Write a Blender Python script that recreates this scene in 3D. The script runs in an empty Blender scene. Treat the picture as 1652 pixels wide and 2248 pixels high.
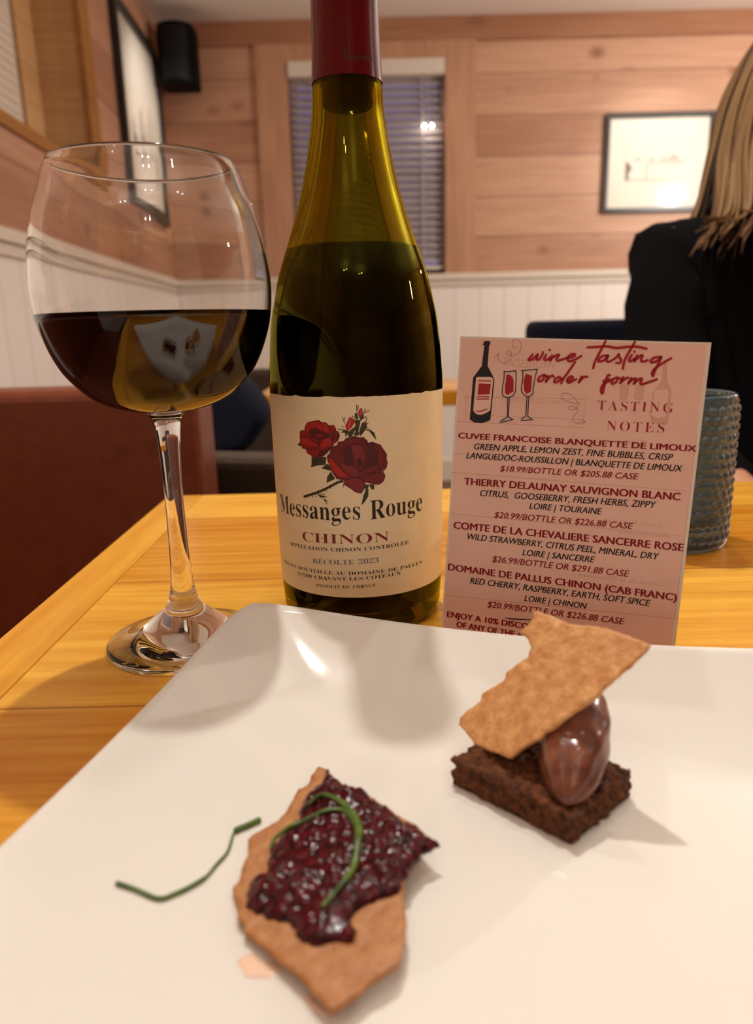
import bpy, bmesh, math, random
from mathutils import Vector, Matrix, noise
from mathutils.geometry import delaunay_2d_cdt

# ------------------------------------------------------------------ camera, world, light, exposure
SC = bpy.context.scene
COL = SC.collection
SC.view_settings.view_transform = 'Standard'
SC.view_settings.look = 'None'
SC.view_settings.gamma = 1.0
SC.view_settings.use_curve_mapping = False
SC.view_settings.exposure = 0.37
SC.cycles.caustics_reflective = False
SC.cycles.caustics_refractive = True
SC.cycles.blur_glossy = 0.6
SC.cycles.sample_clamp_indirect = 4.0
SC.cycles.max_bounces = 16
SC.cycles.transmission_bounces = 16
SC.cycles.transparent_max_bounces = 16

FPX, PITCH, ROLL, EYE = 1620.0, math.radians(14.3), 0.025, 0.139   # table top is z = 0
cam = bpy.data.cameras.new('camera')
cam.sensor_fit = 'VERTICAL'
cam.sensor_height = 9.0
cam.sensor_width = 9.0 * 1652 / 2248
cam.lens = 9.0 * FPX / 2248
cam.clip_start = 0.01
cam.dof.use_dof = True
cam.dof.focus_distance = 0.325
cam.dof.aperture_fstop = 2.4
camo = bpy.data.objects.new('camera', cam)
COL.objects.link(camo)
camo.matrix_world = (Matrix.Translation((0, 0, EYE)) @ Matrix.Rotation(math.pi/2 - PITCH, 4, 'X') @ Matrix.Rotation(-ROLL, 4, 'Z'))
SC.camera = camo

W = bpy.data.worlds.new('dusk'); SC.world = W; W.use_nodes = True
W.node_tree.nodes['Background'].inputs[0].default_value = (0.30, 0.27, 0.62, 1)
W.node_tree.nodes['Background'].inputs[1].default_value = 0.55

def lamp(name, loc, power, radius=0.04, color=(1, .955, .87)):
    l = bpy.data.lights.new(name, 'POINT'); l.energy = power; l.shadow_soft_size = radius; l.color = color
    o = bpy.data.objects.new(name, l); o.location = loc; COL.objects.link(o); return o
def spot(name, loc, aim, power, angle, blend=.6, radius=.03, color=(1, .955, .87)):
    l = bpy.data.lights.new(name, 'SPOT'); l.energy = power; l.spot_size = math.radians(angle); l.spot_blend = blend
    l.shadow_soft_size = radius; l.color = color
    o = bpy.data.objects.new(name, l); o.location = loc
    o.rotation_euler = (Vector(aim) - Vector(loc)).to_track_quat('-Z', 'Y').to_euler(); COL.objects.link(o); return o
spot('pendant_lamp', (-.07, .80, 1.40), (-.03, .40, 0), 36, 130, .6, .018)
spot('pendant_lamp', (.30, .98, 1.40), (.2, .45, 0), 9, 130, .6, .018)            # the two lamps over the table
lamp('pendant_lamp', (.10, .20, 1.40), 3.5, .02)
for x, y, p in ((2.25, 2.5, 84), (2.4, .6, 8)): lamp('room_lamp', (x, y, 1.0), p, .022)
for x, y, p in ((-.45, -.55, 2.3), (.30, -.75, 2.7), (1.0, -.4, 2.8), (-.35, -1.4, 2.8), (.45, -1.6, 3.2), (-.5, -.1, .4)):
    for dx in (-.07, .07): lamp('room_lamp', (x+dx, y+dx*.3, 1.42), p*.45, .016)
spot('picture_spot', (1.40, 3.2, 1.55), (1.47, 4.2, .96), 17, 40, 1.0)
spot('picture_spot', (-.35, 3.45, 1.55), (-1.02, 3.75, 1.0), 28, 60, 1.0)  # added spot brightening the left print in place of glare on its glass

# ------------------------------------------------------------------ outlines of letters, drawings and food
GLYPHS = """
0376:188,-7 133,1 91,24 60,61 39,111 27,171 23,241 27,311 39,371 60,420 91,456 133,479 189,486 242,479 283,456 314,419 336,370 348,310 353,240 348,171 336,110 314,61 283,24 241,1|188,37 219,50 237,91 246,155 248,240 246,326 237,390 219,429 189,443 157,429 139,390 130,326 127,240 130,155 139,91 157,50
2376:24,0 24,69 123,171 187,245 218,307 226,371 223,405 212,427 196,441 174,445 145,438 126,416 116,380 112,329 77,333 50,344 32,365 26,396 30,419 43,441 63,459 92,474 129,483 174,486 240,479 288,456 318,421 328,375 319,329 291,281 238,220 154,138 87,74 244,74 263,77 279,86 292,101 300,120 305,141 345,141 341,0
3376:163,-7 117,-4 81,5 53,18 34,35 23,54 19,74 23,96 36,113 54,123 76,126 82,89 99,62 125,46 158,40 199,49 216,61 230,79 238,105 241,139 234,174 214,202 181,221 137,227 95,227 95,269 140,269 178,275 204,296 220,327 225,367 221,400 211,424 193,440 169,445 148,441 133,430 116,391 111,341 75,345 47,356 30,374 24,401 34,434 62,461 108,480 173,486 237,479 286,458 317,423 328,377 320,335 298,301 265,275 225,256 279,238 305,222 326,201 340,174 345,138 341,101 329,70 312,44 288,25 230,1
5376:165,-7 119,-4 84,5 58,18 40,35 30,54 27,75 31,95 42,109 59,118 81,121 88,83 111,52 130,43 154,40 195,50 212,63 226,83 234,111 237,148 231,192 213,223 184,241 146,247 103,243 71,235 40,247 62,480 316,480 319,357 281,357 275,380 267,399 244,406 105,406 94,281 126,288 168,291 238,282 293,256 328,211 340,148 336,108 324,75 306,48 282,27 226,1
7376:111,0 289,406 113,406 86,398 74,372 70,338 30,338 33,480 353,480 353,447 168,0
A437:-9,0 -9,18 9,21 24,30 49,75 206,466 224,465 384,87 411,34 425,22 443,18 443,0 229,0 229,18 270,25 283,46 273,81 253,132 103,132 79,71 76,59 75,48 87,26 124,18 128,18 128,0|113,161 242,161 177,319
B443:16,0 16,17 45,22 62,32 72,51 75,82 75,369 69,412 51,433 15,439 15,455 220,455 297,449 352,429 385,396 396,351 384,302 348,268 287,247 360,223 404,185 418,132 407,76 371,35 314,9 238,0|182,252 188,252 234,257 263,272 279,301 285,345 281,385 269,412 248,428 216,434 198,432 188,425 182,391|222,24 259,30 283,49 296,81 301,128 295,176 277,208 245,225 197,231 182,231 182,65 190,33 202,26
C469:257,-11 193,-3 137,20 91,56 56,104 34,162 26,228 34,294 56,351 92,399 139,435 195,458 259,465 309,459 367,440 388,435 408,443 419,465 437,465 437,308 420,308 392,364 356,407 313,434 265,443 212,430 174,389 151,321 144,226 152,138 177,74 219,36 278,24 318,29 358,45 395,71 428,106 447,89 395,33 332,0
D496:20,0 20,17 47,21 63,30 71,46 74,75 74,374 71,407 61,426 43,435 15,439 15,455 222,455 296,449 357,429 405,396 440,351 461,295 468,228 453,128 408,57 333,14 228,0|222,24 262,30 295,47 319,75 343,139 351,229 343,318 319,382 279,420 223,433 202,431 190,423 182,385 182,72 190,34 202,27
E442:14,0 14,17 44,20 62,30 72,48 75,78 75,369 72,405 62,425 44,435 16,439 16,455 399,455 399,320 383,320 369,373 340,406 295,424 232,430 200,428 186,417 183,388 183,246 193,246 232,252 259,269 277,300 288,345 304,345 304,118 287,118 273,181 259,201 241,213 185,222 183,222 183,67 185,47 192,35 230,28 276,30 313,39 345,53 371,75 393,105 411,143 430,143 402,0
F405:15,0 15,17 45,23 62,34 72,53 75,84 75,375 71,405 61,423 43,433 14,439 14,455 394,455 394,320 377,320 369,357 355,385 336,406 310,420 275,428 230,431 200,429 186,421 182,398 182,247 190,247 229,253 256,270 274,301 284,347 302,347 302,118 285,118 274,168 257,200 229,218 189,224 182,224 182,81 188,43 196,31 210,24 257,17 257,0
G508:268,-10 200,-3 141,19 93,55 57,103 35,161 28,229 35,295 57,352 93,399 139,435 195,458 257,465 311,459 369,441 388,436 406,443 419,465 437,465 437,308 420,308 403,346 382,379 357,406 329,426 299,439 267,443 214,430 176,389 153,322 146,228 154,135 180,67 206,37 238,19 275,13 308,16 328,27 339,45 343,71 343,128 339,154 329,170 309,179 275,182 275,198 500,198 500,182 473,179 457,171 449,155 446,128 446,29 357,0
H524:15,0 15,17 45,22 62,32 72,50 75,81 75,379 71,406 62,424 44,434 16,439 16,455 242,455 242,439 204,432 187,415 182,379 182,251 342,251 342,379 337,415 320,432 282,439 282,455 507,455 507,439 478,434 461,424 452,407 449,379 449,81 452,52 461,33 478,22 507,17 507,0 282,0 282,17 311,21 329,31 339,49 342,81 342,221 182,221 182,81 185,50 194,32 212,22 242,17 242,0
I261:13,0 13,17 42,23 61,32 72,49 75,75 75,387 72,412 63,427 45,435 13,439 13,455 244,455 244,439 214,435 196,427 186,412 183,387 183,77 187,44 206,26 246,17 246,0
L427:15,0 15,17 45,22 62,32 72,50 75,81 75,379 71,407 62,425 44,434 16,439 16,455 250,455 250,439 208,434 196,427 188,416 182,379 182,83 185,47 200,31 234,28 278,31 315,40 345,56 370,80 391,112 409,154 427,154 402,0
M634:14,0 14,17 43,22 61,32 72,50 75,79 75,382 71,416 53,432 15,439 15,455 185,455 317,142 449,455 617,455 617,439 590,433 573,423 563,405 560,378 560,85 565,43 582,23 617,17 617,0 396,0 396,17 433,25 450,44 455,83 455,399 288,0 270,0 105,389 105,80 109,48 120,30 139,20 169,17 169,0
N494:403,-11 107,350 107,79 110,49 119,31 136,21 167,17 167,0 18,0 18,17 54,23 71,41 76,79 76,388 36,433 18,439 18,455 156,455 391,169 391,377 386,414 369,431 331,439 331,455 480,455 480,439 450,434 433,425 425,407 422,377 422,-11
O526:261,-11 213,-6 169,7 129,29 94,58 66,93 45,134 32,179 28,228 32,276 45,321 66,362 95,397 130,426 170,448 216,462 265,466 313,462 357,448 397,427 431,399 459,364 481,323 494,277 498,228 494,179 481,134 459,93 430,58 395,29 355,7 310,-6|265,12 315,26 351,66 372,133 379,228 371,321 348,389 310,430 260,443 210,430 174,389 152,322 145,228 153,135 177,67 215,26
P418:15,0 15,17 45,22 62,32 72,50 75,81 75,379 71,406 62,424 44,434 16,439 16,455 214,455 287,452 336,440 366,422 390,398 404,367 409,332 398,280 367,240 314,214 242,206 182,206 182,81 185,50 194,32 212,22 242,17 242,0|182,230 201,230 244,235 272,253 287,283 292,329 288,375 275,406 252,425 216,431 189,424 182,398
R473:15,0 15,17 45,22 62,32 72,50 75,81 75,379 71,406 62,424 44,434 16,439 16,455 217,455 305,448 367,426 405,388 417,334 406,285 372,248 315,224 432,50 452,26 478,17 480,17 480,0 338,0 201,212 182,212 182,81 185,50 194,32 212,22 242,17 242,0|182,234 203,234 249,240 280,258 298,290 304,336 295,389 268,421 224,431 202,429 190,422 182,385
S391:43,-11 43,158 62,158 83,94 111,50 149,24 197,15 231,20 257,36 273,60 279,89 265,129 225,160 163,191 112,221 77,253 56,289 50,332 54,370 67,403 88,429 115,449 148,462 185,466 229,461 282,448 291,446 300,445 313,450 320,466 339,466 339,319 322,319 310,354 293,385 272,410 248,429 222,441 194,445 163,440 140,426 125,406 120,380 124,356 137,336 189,303 253,273 317,233 337,211 350,188 359,133 354,93 339,58 314,29 281,8 240,-6 192,-10 158,-8 126,1 98,9 85,12 69,7 61,-11
T424:92,0 92,17 123,21 142,31 152,50 156,81 156,433 149,433 102,426 65,403 41,367 29,318 11,318 11,455 410,455 410,317 394,317 375,382 333,420 269,433 263,433 263,81 267,49 276,30 296,21 328,17 328,0
U493:248,-13 168,-2 114,29 83,81 73,155 73,379 70,406 61,424 43,434 15,439 15,455 240,455 240,439 202,432 185,415 181,379 181,140 186,88 203,51 232,29 275,22 340,37 379,83 392,159 392,378 389,406 379,423 360,433 328,439 328,455 474,455 474,439 448,432 433,421 425,404 422,378 422,181 412,92 380,32 325,-2
V428:212,-13 44,381 22,420 8,432 -14,439 -14,455 211,455 211,439 166,432 156,423 152,410 161,378 259,143 348,377 355,409 351,423 342,432 299,439 299,455 442,455 442,439 423,436 408,427 382,383 230,-13
X471:11,0 11,17 53,30 90,66 193,208 78,386 47,425 33,435 16,439 14,439 14,455 244,455 244,439 229,439 200,433 190,415 201,388 265,289 322,373 339,414 328,432 293,439 293,455 458,455 458,439 455,439 427,435 403,423 357,373 281,265 413,57 436,28 461,17 464,17 464,0 238,0 238,17 243,17 278,23 290,41 275,79 210,183 138,81 124,45 137,24 174,17 174,0
a344:255,-10 226,-5 208,10 200,35 151,2 95,-9 64,-4 40,11 25,34 20,63 31,104 63,136 119,164 199,190 199,241 196,266 187,282 171,292 148,296 115,290 104,274 113,257 123,231 120,215 110,202 95,194 77,191 59,194 45,203 36,218 33,236 37,259 49,278 69,295 95,308 126,316 162,318 223,312 263,292 285,259 293,210 293,62 295,40 304,34 320,42 329,28 294,-1|151,34 174,41 199,63 199,169 154,151 127,123 118,84 126,46
e301:154,-10 117,-5 85,10 58,35 37,69 24,109 19,157 24,201 38,240 59,273 87,298 120,313 157,318 209,309 249,280 274,234 283,173 283,166 117,166 127,97 154,56 199,42 237,53 270,86 285,73 248,27 205,-1|116,192 201,192 201,215 193,277 181,292 161,297 136,286 121,255 116,203
g328:146,-140 89,-136 48,-122 22,-100 14,-75 28,-46 69,-26 35,-1 24,30 28,54 42,74 67,92 102,110 58,135 31,169 22,212 27,242 40,268 60,289 88,305 120,315 157,318 196,315 233,304 317,304 317,268 268,268 286,237 291,203 288,176 276,151 258,131 234,116 205,106 172,103 157,103 142,104 112,94 104,84 101,71 111,55 141,49 175,49 259,40 285,29 303,13 312,-9 316,-37 305,-80 272,-113 219,-133|157,124 178,130 190,146 197,173 199,211 197,249 190,276 178,292 157,297 137,292 124,276 117,249 114,211 117,173 124,146 137,130|161,-116 218,-111 252,-94 263,-66 260,-51 249,-41 205,-34 97,-34 79,-52 73,-73 79,-89 95,-103 122,-113
n381:18,0 18,16 45,26 52,56 52,253 46,284 36,291 19,294 19,310 148,310 148,267 190,306 243,318 292,306 321,271 330,212 330,56 337,26 347,19 363,16 363,0 202,0 202,16 207,16 228,26 235,56 235,217 229,258 219,268 203,271 173,262 148,235 148,56 154,26 164,19 180,16 180,0
o337:169,-10 127,-5 90,11 60,37 38,70 24,110 19,154 24,199 38,239 60,272 90,297 127,313 168,318 209,313 245,298 275,273 298,240 312,200 317,154 312,108 298,69 275,36 245,11 210,-5|169,11 193,18 209,39 217,81 220,154 217,227 208,271 192,292 169,299 144,292 128,271 120,227 117,154 120,82 128,39 144,18
s289:151,-10 122,-6 87,6 73,9 60,4 51,-9 36,-9 36,105 53,105 66,68 87,39 112,21 140,15 162,18 179,27 189,40 192,58 183,84 156,105 107,130 76,148 54,169 41,193 37,220 44,259 65,291 98,312 141,319 166,316 199,308 206,306 213,305 223,308 230,319 244,319 244,222 228,222 215,254 196,277 174,291 149,296 130,294 116,286 108,274 105,259 115,232 146,212 191,189 221,172 241,151 253,127 257,95 250,51 228,18 194,-3
u375:131,-10 91,-3 65,17 51,51 46,97 46,248 39,282 29,291 11,294 11,310 142,310 142,74 151,46 162,38 177,36 205,43 228,66 228,248 221,283 209,291 189,294 189,310 324,310 324,70 331,39 360,30 360,13 300,7 228,-10 228,40 209,19 186,3 160,-7"""
CARD_O=[0.03665, 0.315, 0.13319];CARD_X=[0.94828, -0.31458, -0.0425];CARD_Y=[-0.07193, -0.08254, -0.99399];CARD_W=0.09618
CARD_TEXT=[
('CUVEE FRANCOISE BLANQUETTE DE LIMOUX', 20, 422, 953, 413, 24, 'h'),
('GREEN APPLE, LEMON ZEST, FINE BUBBLES, CRISP', 90, 464, 873, 453, 25, 'i'),
('LANGUEDOC-ROUSSILLON | BLANQUETTE DE LIMOUX', 60, 504, 912, 494, 25, 'i'),
('$18.99/BOTTLE OR $205.88 CASE', 206, 548, 754, 538, 24, 'p'),
('THIERRY DELAUNAY SAUVIGNON BLANC', 58, 617, 916, 607, 29, 'h'),
('CITRUS,  GOOSEBERRY, FRESH HERBS, ZIPPY', 129, 660, 831, 646, 26, 'i'),
('LOIRE | TOURAINE', 339, 695, 628, 691, 25, 'i'),
('$20.99/BOTTLE OR $226.88 CASE', 196, 746, 753, 739, 25, 'p'),
('COMTE DE LA CHEVALIERE SANCERRE ROSE', 25, 811, 949, 808, 30, 'h'),
('WILD STRAWBERRY, CITRUS PEEL, MINERAL, DRY', 87, 852, 863, 852, 26, 'i'),
('LOIRE | SANCERRE', 326, 895, 619, 893, 25, 'i'),
('$26.99/BOTTLE OR $291.88 CASE', 202, 938, 758, 936, 26, 'p'),
('DOMAINE DE PALLUS CHINON (CAB FRANC)', 13, 998, 946, 1012, 29, 'h'),
('RED CHERRY, RASPBERRY, EARTH, SOFT SPICE', 113, 1045, 850, 1047, 26, 'i'),
('LOIRE | CHINON', 350, 1092, 606, 1092, 25, 'i'),
('$20.99/BOTTLE OR $226.88 CASE', 195, 1140, 759, 1137, 26, 'p'),
('ENJOY A 10% DISCOU', 22, 1209, 403, 1214, 25, 'h'),
('OF ANY OF THE A', 67, 1249, 355, 1256, 25, 'h'),
('TASTING', 573, 273, 854, 269, 40, 't'),
('NOTES', 615, 352, 830, 348, 41, 't')]
SCRIPT=[[302, 65, 287, 85, 292, 88, 304, 83, 323, 64, 318, 82, 328, 84, 339, 69, 342, 55], [355, 65, 349, 81, 358, 85, 373, 74], [367, 46, 368, 45], [379, 67, 373, 87], [373, 85, 388, 70, 402, 63, 405, 66, 398, 80, 404, 86, 420, 81, 438, 74], [438, 75, 457, 71, 468, 63, 463, 58, 449, 63, 440, 77, 447, 86, 465, 82, 492, 65], [353, 145, 339, 152, 332, 164, 337, 171, 350, 165, 355, 152, 353, 144, 365, 150], [369, 148, 363, 172], [364, 170, 375, 154, 386, 146, 393, 150], [423, 156, 413, 151, 399, 160, 396, 170, 406, 171, 425, 157], [470, 90, 449, 127, 430, 159, 424, 175], [446, 166, 459, 161, 467, 151, 460, 146, 450, 154, 447, 166, 456, 171, 481, 156], [501, 145, 492, 169], [494, 165, 508, 148, 523, 145], [513, 31, 550, 28, 586, 25, 623, 30, 659, 25, 695, 23, 733, 30], [579, 5, 561, 49, 546, 87, 542, 111], [590, 60, 572, 63, 559, 78, 565, 84, 582, 77, 595, 59, 589, 77, 597, 84, 610, 78], [610, 78, 627, 64, 635, 52, 633, 61, 644, 75, 640, 86, 627, 87], [688, 5, 670, 46, 657, 77, 654, 109], [682, 55, 673, 74, 680, 79, 693, 68], [690, 43, 691, 42], [702, 56, 694, 79], [695, 76, 710, 61, 721, 55, 718, 72, 725, 79, 742, 73], [783, 59, 763, 64, 753, 76, 761, 81, 780, 72, 790, 57, 781, 88, 771, 114, 767, 132, 763, 121, 770, 105, 790, 88, 806, 76, 826, 63], [608, 136, 601, 136, 595, 152, 591, 175, 587, 206, 581, 202, 580, 185, 589, 169, 606, 159, 621, 151], [585, 160, 607, 151], [634, 143, 621, 151, 616, 163, 623, 168, 636, 157, 639, 145, 652, 149], [659, 141, 650, 165], [651, 162, 664, 149, 676, 142], [688, 143, 680, 165], [680, 163, 696, 147, 706, 146, 700, 165], [701, 163, 718, 146, 728, 145, 724, 156, 729, 165, 753, 157, 783, 144]]
CARD_POLY={'body': [100, 17, 126, 16, 126, 25, 129, 27, 123, 34, 122, 116, 144, 152, 155, 172, 150, 335, 144, 342, 115, 353, 84, 353, 63, 340, 65, 167, 72, 157, 98, 118, 103, 34, 95, 33, 99, 25], 'lab': [78, 166, 84, 163, 139, 161, 150, 169, 146, 299, 123, 314, 106, 319, 88, 316, 75, 302], 'sq': [91, 190, 141, 190, 139, 232, 89, 237], 'w1': [203, 150, 213, 148, 229, 159, 234, 178, 236, 215, 215, 231, 202, 225, 200, 197], 'w2': [280, 143, 307, 150, 307, 212, 290, 224, 279, 210, 274, 173], 'gbody': [798, 81, 813, 80, 819, 145, 839, 181, 842, 204, 841, 311, 814, 320, 782, 310, 771, 287, 772, 193, 793, 160, 801, 145], 'gl': [778, 186, 824, 180, 831, 195, 828, 284, 803, 295, 777, 282], 'g1': [649, 173, 682, 167, 685, 216, 675, 231, 652, 229], 'g2': [709, 168, 742, 162, 739, 220, 727, 228, 703, 222]}
CARD_LINES={'red': [[89, 179, 140, 178], [89, 244, 137, 243], [85, 254, 137, 252], [89, 303, 105, 304, 132, 293]], 'ink': [[192, 136, 206, 138, 239, 132], [239, 132, 243, 165, 244, 208, 240, 228, 221, 241, 203, 240, 192, 229, 190, 201, 194, 167, 192, 136], [214, 243, 220, 321], [222, 243, 223, 321], [220, 321, 189, 345, 238, 332], [223, 321, 244, 331], [262, 131, 325, 123], [325, 123, 318, 162, 315, 205, 315, 222, 297, 234, 280, 227, 267, 207, 270, 164, 267, 132], [293, 236, 294, 313], [300, 236, 302, 313], [294, 313, 275, 331, 315, 327], [302, 313, 325, 328]], 'thin': [[148, 86, 158, 71, 166, 66], [165, 64, 163, 81, 172, 97, 190, 104, 206, 96, 215, 76, 215, 59, 206, 53, 198, 58, 200, 67, 214, 72, 237, 67, 251, 50, 254, 29, 245, 12, 228, 8, 217, 16, 218, 33, 236, 44], [508, 247, 486, 252, 453, 245, 431, 231, 431, 218, 447, 213, 471, 222, 492, 243, 497, 259, 488, 273, 469, 278, 459, 272, 468, 264, 488, 268, 499, 282, 490, 296, 480, 309, 485, 324, 503, 330, 528, 323], [515, 319, 530, 321, 520, 336]], 'ghost': [[41, 245, 523, 233], [43, 321, 524, 315], [41, 245, 43, 321], [523, 233, 524, 315], [9, 352, 540, 346], [5, 489, 938, 483], [-2, 569, 933, 568], [490, 358, 490, 454], [14, 747, 938, 748], [2, 1113, 945, 1085], [948, 345, 949, 1085]], 'rule': [[276, 1177, 308, 1178, 395, 1169]]}
ROSE={'rose1': [[-261, 946, -251, 951, -233, 953, -230, 970, -216, 987, -196, 992, -181, 995, -158, 1000, -148, 991, -126, 990, -115, 978, -91, 979, -82, 963, -82, 955, -71, 951, -67, 932, -76, 910, -94, 898, -107, 884, -126, 860, -145, 842, -171, 835, -204, 842, -224, 852, -232, 868, -251, 872, -261, 894, -263, 917]], 'rose2': [[-128, 846, -114, 859, -110, 883, -80, 894, -77, 907, -53, 911, -39, 924, -19, 925, -10, 933, 9, 927, 32, 923, 48, 913, 51, 901, 71, 904, 108, 888, 108, 870, 122, 864, 133, 845, 131, 825, 136, 810, 130, 787, 114, 771, 123, 756, 116, 730, 95, 715, 69, 719, 35, 729, 34, 706, 16, 680, -10, 687, -24, 699, -54, 719, -57, 740, -89, 745, -108, 774, -116, 797, -127, 826]], 'leaves': [[-279, 885, -260, 902, -256, 879], [-204, 839, -130, 840, -138, 806, -173, 802, -208, 791, -204, 816], [-157, 790, -131, 811, -113, 803, -114, 780], [-114, 777, -95, 745, -119, 734, -136, 726, -132, 753], [38, 703, 48, 699, 46, 667, 32, 644, 15, 627, 23, 665], [50, 720, 73, 718, 73, 695, 60, 697], [32, 721, 52, 717, 45, 700, 34, 697], [44, 954, 61, 957, 80, 942, 88, 909, 74, 926, 58, 950], [-60, 731, -53, 725, -61, 705], [-35, 946, 0, 974, -1, 957, -19, 925, -30, 926], [0, 1002, 23, 998, 10, 940, -2, 931], [28, 987, 45, 992, 50, 966, 35, 947, 20, 928, 16, 954], [-2, 1027, 10, 1029, 14, 1001, 0, 1006], [17, 1012, 35, 1026, 38, 1006, 22, 995], [-65, 946, -46, 960, -29, 952, -42, 926, -46, 946], [-10, 944, 18, 948, 15, 934, -2, 931], [-186, 673, -156, 669, -133, 663, -167, 658], [-157, 657, -142, 646, -135, 624, -151, 648]], 'bud1': [[-43, 977, -24, 1012, -15, 1010, -1, 999, 0, 990, -18, 966, -32, 952, -40, 960]], 'bud2': [[12, 1029, 20, 1047, 30, 1048, 33, 1028, 26, 1012, 16, 1012]], 'bud3': [[35, 981, 42, 995, 43, 992, 37, 978]], 'stem': [[-255, 655, -199, 675, -155, 693, -114, 714, -86, 729, -63, 737]], 'thorn': [[-234, 661, -236, 668], [-206, 671, -209, 678], [-175, 684, -178, 691], [-149, 694, -152, 702], [-117, 711, -120, 719], [-102, 720, -104, 727], [-86, 729, -90, 735], [-232, 660, -232, 651], [-210, 669, -207, 658], [-196, 675, -192, 659], [-142, 696, -140, 688], [-117, 709, -114, 701], [-46, 958, -73, 962], [-48, 969, -58, 974], [-45, 986, -54, 1012], [-46, 1000, -43, 1011], [-41, 940, -42, 926], [8, 1032, 8, 1064], [10, 1043, 16, 1058], [35, 1028, 45, 1045], [38, 1028, 59, 1037], [45, 992, 50, 1010], [49, 980, 55, 987], [40, 1006, 45, 1013], [-1, 1007, -13, 1017], [44, 955, 57, 962], [-146, 675, -179, 676], [26, 925, 40, 924], [-151, 654, -134, 644]]}
PETALS=[('b', [-230, 965, -213, 986, -181, 992, -154, 988, -142, 968, -153, 948, -177, 967, -201, 960, -216, 943]), ('b', [-148, 988, -126, 987, -115, 969, -113, 946, -134, 948, -143, 962]), ('d', [-207, 943, -191, 958, -165, 962, -150, 948, -116, 940, -117, 929, -145, 923, -161, 908, -189, 927, -206, 920]), ('b', [-253, 917, -217, 920, -187, 910, -165, 885, -192, 883, -229, 893, -251, 894]), ('b', [-162, 885, -152, 905, -129, 923, -105, 921, -109, 898, -137, 883]), ('m', [-210, 908, -189, 925, -167, 910, -162, 893, -187, 901]), ('d', [-160, 865, -119, 878, -94, 898, -120, 866, -145, 845, -171, 841]), ('m', [-230, 872, -192, 872, -163, 870, -171, 838, -204, 845, -224, 855]), ('d', [-106, 912, -92, 958, -90, 929, -100, 904]), ('d', [-86, 915, -75, 946, -71, 929, -79, 912]), ('m', [-182, 933, -166, 942, -135, 937, -154, 922]), ('n', [-107, 878, -77, 887, -67, 861, -62, 827, -85, 832, -102, 855]), ('e', [-17, 889, -3, 897, 17, 891, 33, 874, 38, 845, 29, 819, 8, 794, -5, 826, -15, 861]), ('k', [-55, 878, -26, 886, -16, 855, -11, 818, -31, 809, -53, 832]), ('k', [39, 899, 74, 897, 90, 868, 92, 833, 88, 790, 62, 769, 28, 782, 37, 816, 44, 853]), ('n', [73, 886, 105, 884, 122, 848, 115, 803, 97, 784, 95, 827, 90, 862]), ('e', [-68, 821, -43, 809, -12, 800, 10, 780, 4, 756, -36, 769, -61, 792]), ('n', [13, 779, 42, 790, 89, 805, 88, 779, 47, 764, 4, 754]), ('b', [-121, 840, -103, 835, -80, 803, -52, 775, -36, 754, -71, 754, -99, 780, -116, 811]), ('n', [36, 761, 91, 767, 120, 759, 113, 730, 89, 720, 38, 738]), ('e', [-45, 740, -13, 751, 21, 744, 31, 712, 13, 686, -9, 693, -32, 711]), ('k', [0, 826, 15, 837, 23, 814, 8, 791]), ('n', [-42, 915, -11, 923, 31, 916, 45, 904, 6, 908, -20, 901]), ('l', [-34, 966, -22, 1005, -18, 996, -26, 963]), ('l', [19, 1026, 24, 1044, 26, 1029, 22, 1019])]
WAF_O=[0.03584, 0.18675, 0.0185];WAF_U=[0.73236, -0.01532, 0.68075];WAF_V=[-0.18295, 0.95856, 0.2184]
WAFER= [3000, 3924, 3121, 3643, 3250, 3390, 3483, 2868, 3669, 2410, 4056, 1913, 4394, 1481, 4635, 1023, 4819, 597, 4945, 278, 5082, -12, 4748, -111, 4311, -204, 3747, -238, 3071, -362, 2583, -348, 2052, -300, 1493, -293, 970, -203, 459, -67, -19, -26, -427, 592, -692, 975, -863, 1316, -931, 1774, -1089, 2363, -947, 2554, -619, 2542, -60, 2457, 122, 2652, 605, 2485, 1012, 2386, 1130, 2570, 1647, 2508, 2003, 2453, 2241, 2675, 2309, 3004, 2296, 3307, 2186, 3553, 2488, 3561, 2648, 3553, 2823, 3703]
BASE= [-1960, 19872, -2129, 19448, -2189, 18969, -2465, 18803, -2585, 18412, -2711, 17843, -2884, 17494, -3156, 17261, -3211, 17224, -3529, 16961, -3591, 16796, -3524, 16203, -3587, 15738, -3591, 15287, -3717, 15085, -3623, 14860, -3464, 14564, -3469, 14297, -3381, 14090, -3266, 14012, -3161, 13686, -2821, 13403, -2318, 12883, -1800, 12389, -1351, 11829, -1115, 11514, -691, 11809, -205, 12214, 210, 12488, 368, 12973, 442, 13562, 396, 14211, 403, 14761, 746, 15454, 1060, 16044, 874, 16663, 315, 17285, -468, 18276, -1242, 18814, -1677, 19652]
JAM= [-1665, 19602, -1439, 19061, -1034, 18567, -588, 18390, -215, 17729, 144, 17433, 535, 16776, 872, 16593, 1176, 16079, 1368, 15845, 920, 15589, 624, 15130, 394, 14722, 279, 14386, -335, 14194, -685, 13973, -828, 13734, -673, 13404, -714, 13109, -1004, 13202, -1382, 13129, -1663, 13074, -1930, 13373, -2167, 13772, -2588, 13951, -2914, 14122, -3271, 14433, -3306, 14643, -3281, 15139, -2940, 15390, -2949, 15855, -2890, 16251, -2671, 16814, -2308, 17298, -2323, 17771, -2212, 18245, -2046, 18525, -1760, 19006]
STAIN= [[-3283, 13178, -3163, 13320, -2982, 13402, -2656, 13160, -2408, 13095, -2251, 12977, -2413, 12761, -2734, 12715, -3025, 12778], [-1764, 12316, -1577, 12259, -1286, 11949, -1145, 11822, -1322, 11827, -1602, 12007]]
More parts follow.
